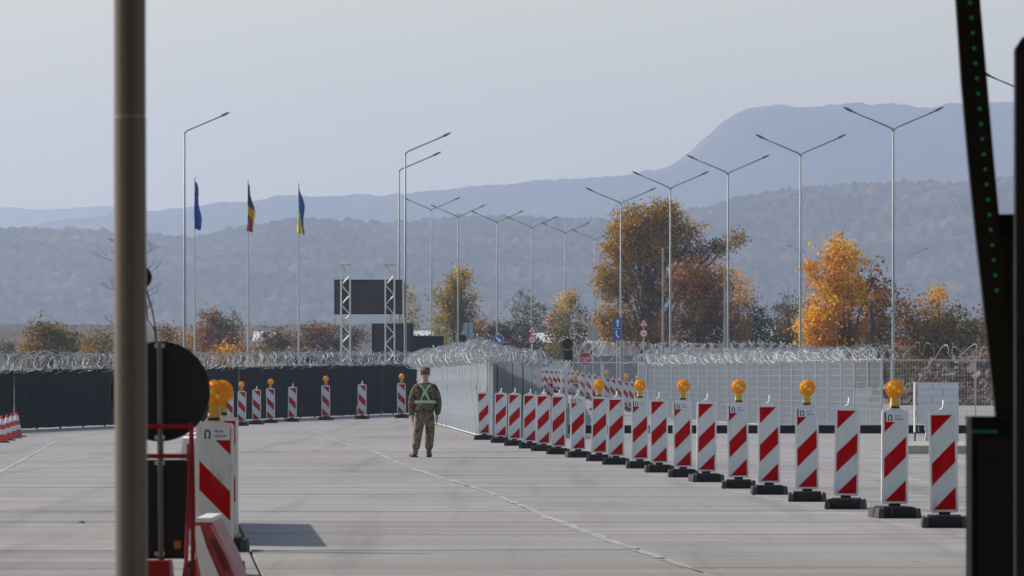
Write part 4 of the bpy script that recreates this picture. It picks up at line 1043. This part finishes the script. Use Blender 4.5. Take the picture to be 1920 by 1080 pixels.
# rubble mound
def mound():
    b = MB(); nx, ny = 110, 60; x0, x1, y0, y1 = 17, 32, 255, 285; vs = []
    for j in range(ny):
        for i in range(nx):
            x = x0 + (x1 - x0) * i / (nx - 1); y = y0 + (y1 - y0) * j / (ny - 1)
            h = 2.6 * math.exp(-((y - 272) / 7) ** 2) * min(1, (x - 17) / 3.5) * (.75 + .35 * noise.noise(Vector((x * .5, 0, 1))))
            h += .35 * noise.fractal(Vector((x * 1.3, y * .5, 0)), 1, 2, 4) * min(1, max(0, h))
            vs.append((x, y, max(h, 0) + ramp_z(y) - .02))
    b.add(vs, [(j * nx + i, j * nx + i + 1, (j + 1) * nx + i + 1, (j + 1) * nx + i) for j in range(ny - 1) for i in range(nx - 1)])
    tag(b.build('earth_mound', mat('brown_earth', (.12, .075, .048), .95, 0, .5, 1.5, .6, 8)), kind='structure')
    rb = MB(); r_ = random.Random(3)
    for _ in range(3000):
        x = r_.uniform(17.6, 31); y = r_.uniform(258, 272)
        h = 2.6 * math.exp(-((y - 272) / 7) ** 2) * min(1, (x - 17) / 3.5) * (.75 + .35 * noise.noise(Vector((x * .5, 0, 1)))) + ramp_z(y) + .05
        s_ = r_.uniform(.03, .13) if r_.random() < .96 else r_.uniform(.12, .3)
        m_ = Matrix.Rotation(r_.uniform(0, 6), 3, Vector((r_.random(), r_.random(), r_.random() + .1)).normalized())
        vs = [m_ @ Vector((a * s_ * r_.uniform(.6, 1.2), b_ * s_ * r_.uniform(.6, 1.2), c_ * s_ * r_.uniform(.5, 1))) + Vector((x, y, h)) for a in (-1, 1) for b_ in (-1, 1) for c_ in (-1, 1)]
        rb.cur = int(r_.random() < .25)
        rb.add(vs, [(0, 1, 3, 2), (4, 6, 7, 5), (0, 4, 5, 1), (2, 3, 7, 6), (0, 2, 6, 4), (1, 5, 7, 3)])
    tag(rb.build('rubble', [mat('rubble_brown', (.11, .066, .045), .95, 0, .4, 3), mat('rubble_grey', (.17, .13, .10), .9, 0, .3, 3)]), 'broken stones and earth clods on the mound behind the open fence', 'rubble', kind='stuff')
mound()

# ------------------------------------------------------------------ soldier
def skin_obj(name, verts, edges, radii, root, m, parent, sub=2):
    me = bpy.data.meshes.new(name); me.from_pydata(verts, edges, []); o = link(name, me, parent)
    md = o.modifiers.new('Skin', 'SKIN'); md.use_smooth_shade = True
    for i, r_ in enumerate(radii):
        sv = me.skin_vertices[0].data[i]; sv.radius = r_ if hasattr(r_, '__len__') else (r_, r_); sv.use_root = (i == root)
    ss = o.modifiers.new('Subdivision', 'SUBSURF'); ss.levels = sub; ss.render_levels = sub
    me.materials.append(m); return o
def camo(name, cols, scale=9):
    m = bpy.data.materials.new(name); m.use_nodes = True; n = m.node_tree.nodes; l = m.node_tree.links; p = n['Principled BSDF']
    tc = n.new('ShaderNodeTexCoord'); t = n.new('ShaderNodeTexNoise'); t.inputs['Scale'].default_value = scale; t.inputs['Detail'].default_value = 3
    r_ = n.new('ShaderNodeValToRGB'); r_.color_ramp.interpolation = 'CONSTANT'; e = r_.color_ramp.elements
    e[0].position = 0; e[0].color = (*cols[0], 1); e[1].position = .44; e[1].color = (*cols[1], 1)
    for i, c in enumerate(cols[2:]): x = e.new(.50 + .06 * i); x.color = (*c, 1)
    l.new(tc.outputs['Object'], t.inputs['Vector']); l.new(t.outputs[0], r_.inputs[0]); l.new(r_.outputs[0], p.inputs['Base Color'])
    p.inputs['Roughness'].default_value = .9
    w_ = n.new('ShaderNodeTexNoise'); w_.inputs['Scale'].default_value = 14; w_.inputs['Detail'].default_value = 3; l.new(tc.outputs['Object'], w_.inputs['Vector'])
    bp = n.new('ShaderNodeBump'); bp.inputs['Strength'].default_value = .9; bp.inputs['Distance'].default_value = .05; l.new(w_.outputs[0], bp.inputs['Height']); l.new(bp.outputs[0], p.inputs['Normal'])
    return m
CM = camo('camouflage_cloth', [(.030, .022, .013), (.070, .058, .032), (.14, .105, .065), (.045, .033, .020), (.19, .15, .10)])
CT = camo('camouflage_trouser_cloth', [(.05, .036, .022), (.11, .085, .052), (.19, .145, .095), (.07, .052, .032), (.24, .19, .13)])
DS = gd(857.5); XS = (797 - 960) / FPX * DS
sol = thing('person', 'person in camouflage uniform and pale green harness walking away on the concrete', 'person', (XS, DS, 0), 0)
skinm = mat('skin', (.42, .22, .15), .55, 0, .1)
# body: pelvis root, spine, head bowed forward (+y is away from the camera)
V = [(0, 0, .93), (0, 0, 1.10), (0, -.01, 1.28), (0, .0, 1.42), (0, .02, 1.50), (0, .035, 1.57), (0, .05, 1.66), (0, .045, 1.73)]
E = [(i, i + 1) for i in range(7)]
Rr = [(.15, .12), (.15, .115), (.17, .12), (.12, .09), (.058, .058), (.07, .078), (.082, .10), (.06, .075)]
def limb(chain, radii, start):
    i0 = start
    for p, r_ in zip(chain, radii):
        V.append(p); Rr.append(r_); E.append((i0, len(V) - 1)); i0 = len(V) - 1
    return i0
def hand(w_idx, wx, wz, sx, yy):
    # palm then four fingers and a thumb, gently curled
    V.append((wx + sx * .005, yy + .012, wz - .06)); Rr.append((.028, .036)); E.append((w_idx, len(V) - 1)); p = len(V) - 1
    for j, (dy, L) in enumerate(((-.030, .062), (-.010, .075), (.010, .080), (.030, .072))):
        limb([(wx, yy + .012 + dy, wz - .095), (wx - sx * .004, yy + .014 + dy, wz - .095 - L * .5), (wx - sx * .018, yy + .016 + dy, wz - .095 - L)], [.010, .009, .008], p)
    limb([(wx - sx * .01, yy + .05, wz - .055), (wx - sx * .016, yy + .065, wz - .085), (wx - sx * .02, yy + .07, wz - .11)], [.013, .010, .009], p)
ARML = [(-.16, 0, 1.38), (-.225, -.015, 1.24), (-.262, -.01, 1.10), (-.266, .02, .95), (-.252, .04, .83)]
ARMR = [(.16, 0, 1.38), (.225, -.015, 1.24), (.258, -.01, 1.10), (.256, .03, .95), (.236, .055, .83)]
ar = [.065, .052, .044, .038, .028]
e1 = limb(ARML, ar, 3); hand(e1, -.250, .81, -1, .045)
e2 = limb(ARMR, ar, 3); hand(e2, .232, .81, 1, .06)
LEGL = [(-.10, 0, .86), (-.14, .0, .50), (-.185, -.02, .12), (-.19, -.01, .05)]
LEGR = [(.09, .02, .86), (.085, .06, .50), (.075, .05, .12), (.075, .06, .05)]
limb(LEGL, [.085, .060, .042, .04], 0); limb(LEGR, [.085, .060, .042, .04], 0)
skin_obj('body', V, E, Rr, 0, skinm, sol)
# ears and face
b = MB(); 
for s_ in (-1, 1): b.lathe([(0, -.02), (.018, -.012), (.024, 0), (.018, .012), (0, .02)], (s_ * .083, .045, 1.645), 10)
b.tube([(0, .145, 1.66), (0, .168, 1.635), (0, .15, 1.625)], [.010, .016, .010], 8); b.build('ear_and_nose', skinm, sol, True)
# jacket
jv = [(0, 0, .80), (0, 0, .98), (0, -.005, 1.13), (0, -.02, 1.28), (0, -.02, 1.40), (0, .005, 1.49)]
je = [(i, i + 1) for i in range(5)]; jr = [(.185, .16), (.195, .165), (.205, .17), (.212, .18), (.165, .14), (.085, .085)]
def chain(vs, es, rs, pts, rr, st):
    i0 = st
    for p, r_ in zip(pts, rr): vs.append(p); rs.append(r_); es.append((i0, len(vs) - 1)); i0 = len(vs) - 1
chain(jv, je, jr, [(-.165, -.01, 1.37), (-.225, -.02, 1.25), (-.262, -.015, 1.10), (-.268, .02, .95), (-.255, .038, .83)], [.098, .094, .086, .074, .056], 4)
chain(jv, je, jr, [(.165, -.01, 1.37), (.225, -.02, 1.25), (.258, -.015, 1.10), (.258, .025, .95), (.238, .05, .83)], [.098, .094, .086, .074, .056], 4)
skin_obj('jacket', jv, je, jr, 2, CM, sol)
tv = [(0, 0, .95), (0, 0, .86)]; te = [(0, 1)]; tr = [(.165, .14), (.15, .13)]
chain(tv, te, tr, [(-.098, 0, .76), (-.127, .0, .58), (-.15, -.005, .42), (-.178, -.02, .24), (-.187, -.02, .14)], [(.115, .12), .105, .095, .092, .080], 1)
chain(tv, te, tr, [(.088, .03, .76), (.098, .09, .58), (.090, .10, .42), (.078, .055, .24), (.075, .05, .14)], [(.115, .12), .105, .095, .092, .080], 1)
skin_obj('trousers', tv, te, tr, 0, CT, sol)
boot = mat('tan_boot', (.13, .085, .05), .75, 0, .25, 12)
for (x, y, d) in ((-.19, -.02, -.09), (.075, .05, .02)):
    skin_obj('boot', [(x, y - .0, .20), (x, y - .01, .08), (x + d * .2, y + .02, .05), (x + d * .9, y + .12, .045), (x + d * 1.3, y + .19, .04)], [(0, 1), (1, 2), (2, 3), (3, 4)],
             [.06, .056, (.052, .05), (.052, .045), (.04, .036)], 0, boot, sol)
    b = MB(); b.prism([(x - .048, .002), (x + .048, .002), (x + .048, .028), (x - .048, .028)], y - .065, y + .22); b.build('boot_sole', M['rubber'], sol)
# cap with short peak
b = MB(); b.lathe([(.094, -.02), (.100, .02), (.098, .055), (.075, .085), (.0, .093)], (0, .045, 1.70), 18); 
b.add([(-.075, .13, 1.69), (.075, .13, 1.69), (.05, .20, 1.665), (-.05, .20, 1.665)], [(0, 1, 2, 3)]); b.build('cap', CM, sol, True)
b = MB(); b.lathe([(.088, -.03), (.094, .0), (.09, .02)], (0, .043, 1.675), 16); b.build('hair', mat('short_hair', (.05, .03, .02), .9), sol, True)
# reflective harness: crossed straps and waist belt
hm = mat('pale_green_webbing', (.36, .50, .30), .6, 0, .1)
def strap(pts, w_=.022):
    b = MB(); vs = []
    for i, p in enumerate(pts):
        p = Vector(p); d = (Vector(pts[min(i + 1, len(pts) - 1)]) - Vector(pts[max(i - 1, 0)])).normalized()
        sdir = d.cross(Vector((0, 1, 0))).normalized() * w_
        if abs(d.z) < .3: sdir = Vector((0, 0, w_))
        vs += [p - sdir, p + sdir]
    n = len(pts); vs2 = [v + Vector((0, .008, 0)) for v in vs]
    b.add(vs, [(2 * i, 2 * i + 1, 2 * i + 3, 2 * i + 2) for i in range(n - 1)]); b.add(vs2, [(2 * i, 2 * i + 2, 2 * i + 3, 2 * i + 1) for i in range(n - 1)])
    o = b.build('harness_strap', hm, sol)
    sw = o.modifiers.new('Shrinkwrap', 'SHRINKWRAP'); sw.target = jk; sw.wrap_method = 'NEAREST_SURFACEPOINT'; sw.wrap_mode = 'ABOVE_SURFACE'; sw.offset = .012
    return o
jk = [c for c in sol.children if c.name.startswith('jacket')][0]
def lerp_pts(a, b, n=10): return [tuple(Vector(a).lerp(Vector(b), i / (n - 1))) for i in range(n)]
strap(lerp_pts((-.10, -.16, 1.47), (.10, -.22, 1.12), 14)); strap(lerp_pts((.10, -.165, 1.47), (-.10, -.225, 1.12), 14))
belt = [(.235 * math.sin(t), -.20 * math.cos(t), 1.10) for t in np.linspace(-2.9, 2.9, 40)]
strap(belt, .026)

# ------------------------------------------------------------------ foreground post
D = 22.0; k = D / FPX
o = thing('foreground_post', 'thick grey steel post rising through the left of the picture', 'post', ((245.5 - 960) * k, D, 0))
rad = 30.5 * k
M['fg_post'] = mat('warm_grey_painted_steel', (.125, .112, .10), .30, 0, .18, 3, stretch=(1, 1, .3))
b = MB(); z1 = EYE + (HZ - 219) * k; b.tube([(.004, 0, 0), (-.004, 0, z1 - .003)], rad, 40); b.build('lower_shaft', M['fg_post'], o, True)
b = MB(); b.tube([(-.004, 0, z1 + .003), (-.007, 0, 4.6)], rad * .985, 40); b.build('upper_shaft', M['fg_post'], o, True)
b = MB(); b.tube([(-.004, 0, z1 - .003), (-.004, 0, z1 + .003)], rad * .96, 30); b.build('joint', M['alu'], o, True)
b = MB(); b.box(-.16, .16, -.16, .16, 0, .02); b.build('base_plate', M['fg_post'], o)

# ------------------------------------------------------------------ sign stand seen from behind
D = 34.0; k = D / FPX; x0 = (300 - 960) * k
o = thing('sign_stand', 'back of a dark round road sign over a rectangular plate on a red stand', 'sign', (x0, D, 0))
def zz(py): return EYE + (HZ - py) * k
b = MB(); n = 48
b.lathe([(0, -.004), (.285, -.004), (.297, -.010), (.300, -.004), (.300, .006), (0, .006)], (0, 0, zz(734)), n, 'y'); b.build('round_plate', M['dark_back'], o, True)
b = MB(); ring = [(.293 * math.cos(t), -.012, zz(734) + .293 * math.sin(t)) for t in np.linspace(0, 2 * math.pi, 49)]; b.tube(ring, .006, 6, False); b.build('plate_rim', M['dark_back'], o, True)
b = MB(); pl = rrect(104 * k, 186 * k, .02); b.prism([(x, z_ + zz(1048)) for x, z_ in pl], -.006, .006); b.build('lower_plate', M['dark_back'], o)
b = MB(); b.tube([(.012, -.035, 0.02), (.0, -.035, zz(641))], .019, 12); b.build('pole', mat('dull_tube', (.10, .095, .09), .4, .3, .2), o, True)
for py in (648, 820, 868, 1038):
    b = MB(); b.box(-.03, .03, -.050, -.008, zz(py) - .012, zz(py) + .012); b.build('clamp', M['alu'], o)
b = MB(); 
for py in (799, 855): b.box(-.20, .185, -.075, -.055, zz(py) - .014, zz(py) + .014)
b.build('cross_bar', M['red_paint'], o)
for sx in (-1, 1):
    b = MB(); b.tube([(sx * .19, -.065, zz(793)), (sx * .20, -.065, zz(960)), (sx * .20, -.065, .03)], .016, 6); b.build('leg', M['red_paint'], o)
    b = MB(); b.tube([(sx * .185, -.065, zz(850)), (sx * .155, -.30, .03)], .014, 6); b.build('leg', M['red_paint'], o)
b = MB(); b.box(-.16, .12, -.30, .12, 0.02, zz(1050), .05, .05); b.build('ballast', M['red_paint'], o)
b = MB(); b.box(-.02, .02, -.012, -.0075, zz(1028), zz(1014)); b.build('sticker', mat('orange_sticker', (.5, .14, .01), .5), o, loc=(.105, 0, 0))
b = MB()
xr = (263 - 300) * k
b.lathe([(0, -.03), (.05, -.03), (.068, -.015), (.07, 0), (.068, .015), (.05, .03), (0, .03)], (xr, 0, zz(520)), 24, 'y'); b.build('dark_lamp', M['black'], o, True)
b = MB(); b.tube([(xr + .035, 0, zz(540)), (xr + .07, 0, zz(580)), (-.03, 0, zz(610)), (-.02, -.03, zz(642))], .005, 6); b.tube([(xr + .03, 0, zz(545)), (xr + .045, 0, zz(600)), (-.035, 0, zz(615)), (-.02, -.03, zz(642))], .004, 6); b.build('cable', M['black'], o)

# ------------------------------------------------------------------ barrier cabinet, raised arm, right post
D = 24.0; k = D / FPX
def XX(px): return (px - 960) * k
def ZZ(py): return EYE + (HZ - py) * k
o = thing('boom_barrier', 'raised black barrier arm with green lights on its black cabinet', 'barrier', (XX(1870), D, 0)); ox = XX(1870)
b = MB(); b.box(XX(1821) - ox, XX(1960) - ox, -.02, .28, 0, ZZ(786), .0, .0); b.build('cabinet', M['black'], o)
b = MB(); b.box(XX(1820) - ox - .003, XX(1961) - ox, -.028, .29, ZZ(786) + .001, ZZ(781), .003, .003); b.build('cabinet_lid', M['dark_back'], o)
b = MB(); b.box(XX(1822) - ox, XX(1870) - ox, -.028, -.021, ZZ(812), ZZ(806)); b.build('light_strip', mat('dim_green_strip', (.01, .06, .045), .4, 0, .1, emit=(.02, .35, .22, 1), estr=.04), o)
for zz_ in (.25, .60): b = MB(); b.box(XX(1824) - ox, XX(1828) - ox, -.026, -.021, zz_, zz_ + .07); b.build('hinge', M['dark_back'], o)
b = MB(); b.box(XX(1834) - ox, XX(1900) - ox, -.0235, -.0205, .12, ZZ(822)); b.build('door', M['dark_back'], o)
b = MB(); b.lathe([(0, -.006), (.007, -.006), (.008, 0)], (XX(1892) - ox, -.024, ZZ(930)), 12, 'y'); b.build('lock', M['dark_back'], o)
b = MB(); L = [(1793, -60), (1793, 0), (1803, 150), (1815, 290), (1830, 440), (1848, 600), (1868, 781)]; Rg = [(1836, -60), (1838, 0), (1851, 150), (1863, 290), (1876, 430), (1890, 600), (1905, 781)]
n = len(L); vs = [(XX(x) - ox, 0, ZZ(y)) for x, y in L] + [(XX(x) - ox, 0, ZZ(y)) for x, y in Rg] + [(XX(x) - ox, .07, ZZ(y)) for x, y in L] + [(XX(x) - ox, .07, ZZ(y)) for x, y in Rg]
fs = []
for i in range(n - 1):
    fs += [(i, n + i, n + i + 1, i + 1), (2 * n + i, 2 * n + i + 1, 3 * n + i + 1, 3 * n + i), (i, i + 1, 2 * n + i + 1, 2 * n + i), (n + i, 3 * n + i, 3 * n + i + 1, n + i + 1)]
fs += [(0, 2 * n, 3 * n, n), (n - 1, 2 * n - 1, 4 * n - 1, 3 * n - 1)]
b.add(vs, fs); b.build('arm', mat('dark_arm', (.014, .010, .007), .6, 0, .15, spec=.2), o)
gl = mat('green_led', (.02, .2, .12), .3, 0, .05, emit=(.02, .8, .42, 1), estr=.06)
for i in range(20):
    y = 5 + i * 28.4; xc = 1819 + (1868 - 1819) * (y / 537) ** 1.05 if y > 0 else 1819
    b = MB(); b.lathe([(0, -.004), (.006, -.004), (.007, 0)], (XX(xc) - ox, -.001, ZZ(y)), 10, 'y'); b.build('green_light', gl, o)
b = MB(); b.box(XX(1876) - ox, XX(1907) - ox, .10, .22, ZZ(781), ZZ(400)); b.build('upright', M['black'], o)
b = MB(); b.box(XX(1884) - ox, XX(1907) - ox, .08, .0995, ZZ(781), ZZ(440)); b.build('upright_cover', M['dark_back'], o)
o = thing('edge_post', 'dark brownish post cut by the right frame edge', 'post', ((1925 - 960) * (D - 1.2) / FPX, D - 1.2, 0)); k2 = (D - 1.2) / FPX
b = MB(); b.box((1905 - 1925) * k2, (1975 - 1925) * k2, 0, .1, 0, EYE + (HZ - 92) * k2); b.build('shaft', mat('brown_grey_post', (.026, .022, .020), .6, 0, .15, spec=.2), o)
b = MB(); b.add([((1905 - 1925) * k2, 0, EYE + (HZ - 91) * k2), ((1975 - 1925) * k2, 0, EYE + (HZ - 91) * k2), ((1975 - 1925) * k2, .1, EYE + (HZ - 91) * k2), ((1905 - 1925) * k2, .1, EYE + (HZ - 91) * k2),
               ((1920 - 1925) * k2, .0, EYE + (HZ - 68) * k2), ((1975 - 1925) * k2, 0, EYE + (HZ - 68) * k2), ((1975 - 1925) * k2, .1, EYE + (HZ - 68) * k2), ((1920 - 1925) * k2, .1, EYE + (HZ - 68) * k2)],
              [(0, 1, 5, 4), (1, 2, 6, 5), (2, 3, 7, 6), (3, 0, 4, 7), (4, 5, 6, 7)]); b.build('cap', M['dark_back'], o)

# unseen canopy added above the lane to shade the posts and signs nearest
cn = _thing('added_shade_canopy', 'grey flat unseen canopy roof added to shade the foreground', None, (0, 0, 0)); del cn['label']; cn['kind'] = 'structure'
M['canopy'] = mat('shade_canopy_sheet', (.16, .155, .15), .7, 0, .1, 1)
b = MB(); b.box(-4.5, 16, -45, 48, 5.7, 6.3); b.build('roof', M['canopy'], cn)
b = MB(); b.box(-15, -4.51, -45, 20.5, 5.7, 6.3); b.build('roof', M['canopy'], cn)
b = MB()
for y in range(-40, 48, 6): b.box(-4.4, 15.9, y, y + .25, 5.4, 5.698)
b.build('beam', M['galv'], cn)
for x_ in (8.5, 14.5):
    for y in (-36, -12, 12, 40): 
        b = MB(); b.tube([(x_, y, 0), (x_, y, 5.39)], .18, 16); b.build('column', M['galv'], cn, True)

# small dark scrap on the concrete at left
D = gd(981); b = MB(); vs = []
for i in range(9):
    a = i / 9 * 6.283; vs.append((.045 * math.cos(a) * random.uniform(.6, 1.2), .09 * math.sin(a), .004))
vs.append((0, 0, .03)); b.add(vs, [(i, (i + 1) % 9, 9) for i in range(9)])
tag(b.build('dry_leaf', M['bark'], loc=((153 - 960) / FPX * D, D, 0)), 'small dark dry leaf lying on the concrete at left', 'leaf')

# ------------------------------------------------------------------ haze
hz = MB(); hz.box(-2500, 2500, -60, 10800, -3, 450); ho = hz.mesh('haze', [])
hm_ = bpy.data.materials.new('haze_air'); hm_.use_nodes = True; n = hm_.node_tree.nodes; n.clear()
pv = n.new('ShaderNodeVolumePrincipled'); pv.inputs['Color'].default_value = (.66, .755, 1, 1); pv.inputs['Density'].default_value = HAZE; pv.inputs['Anisotropy'].default_value = .45
oo = n.new('ShaderNodeOutputMaterial'); hm_.node_tree.links.new(pv.outputs[0], oo.inputs['Volume'])
ho.materials.append(hm_); tag(link('haze', ho), 'pale blue autumn haze filling the valley air', 'haze', kind='stuff')
print('leaves', tl)
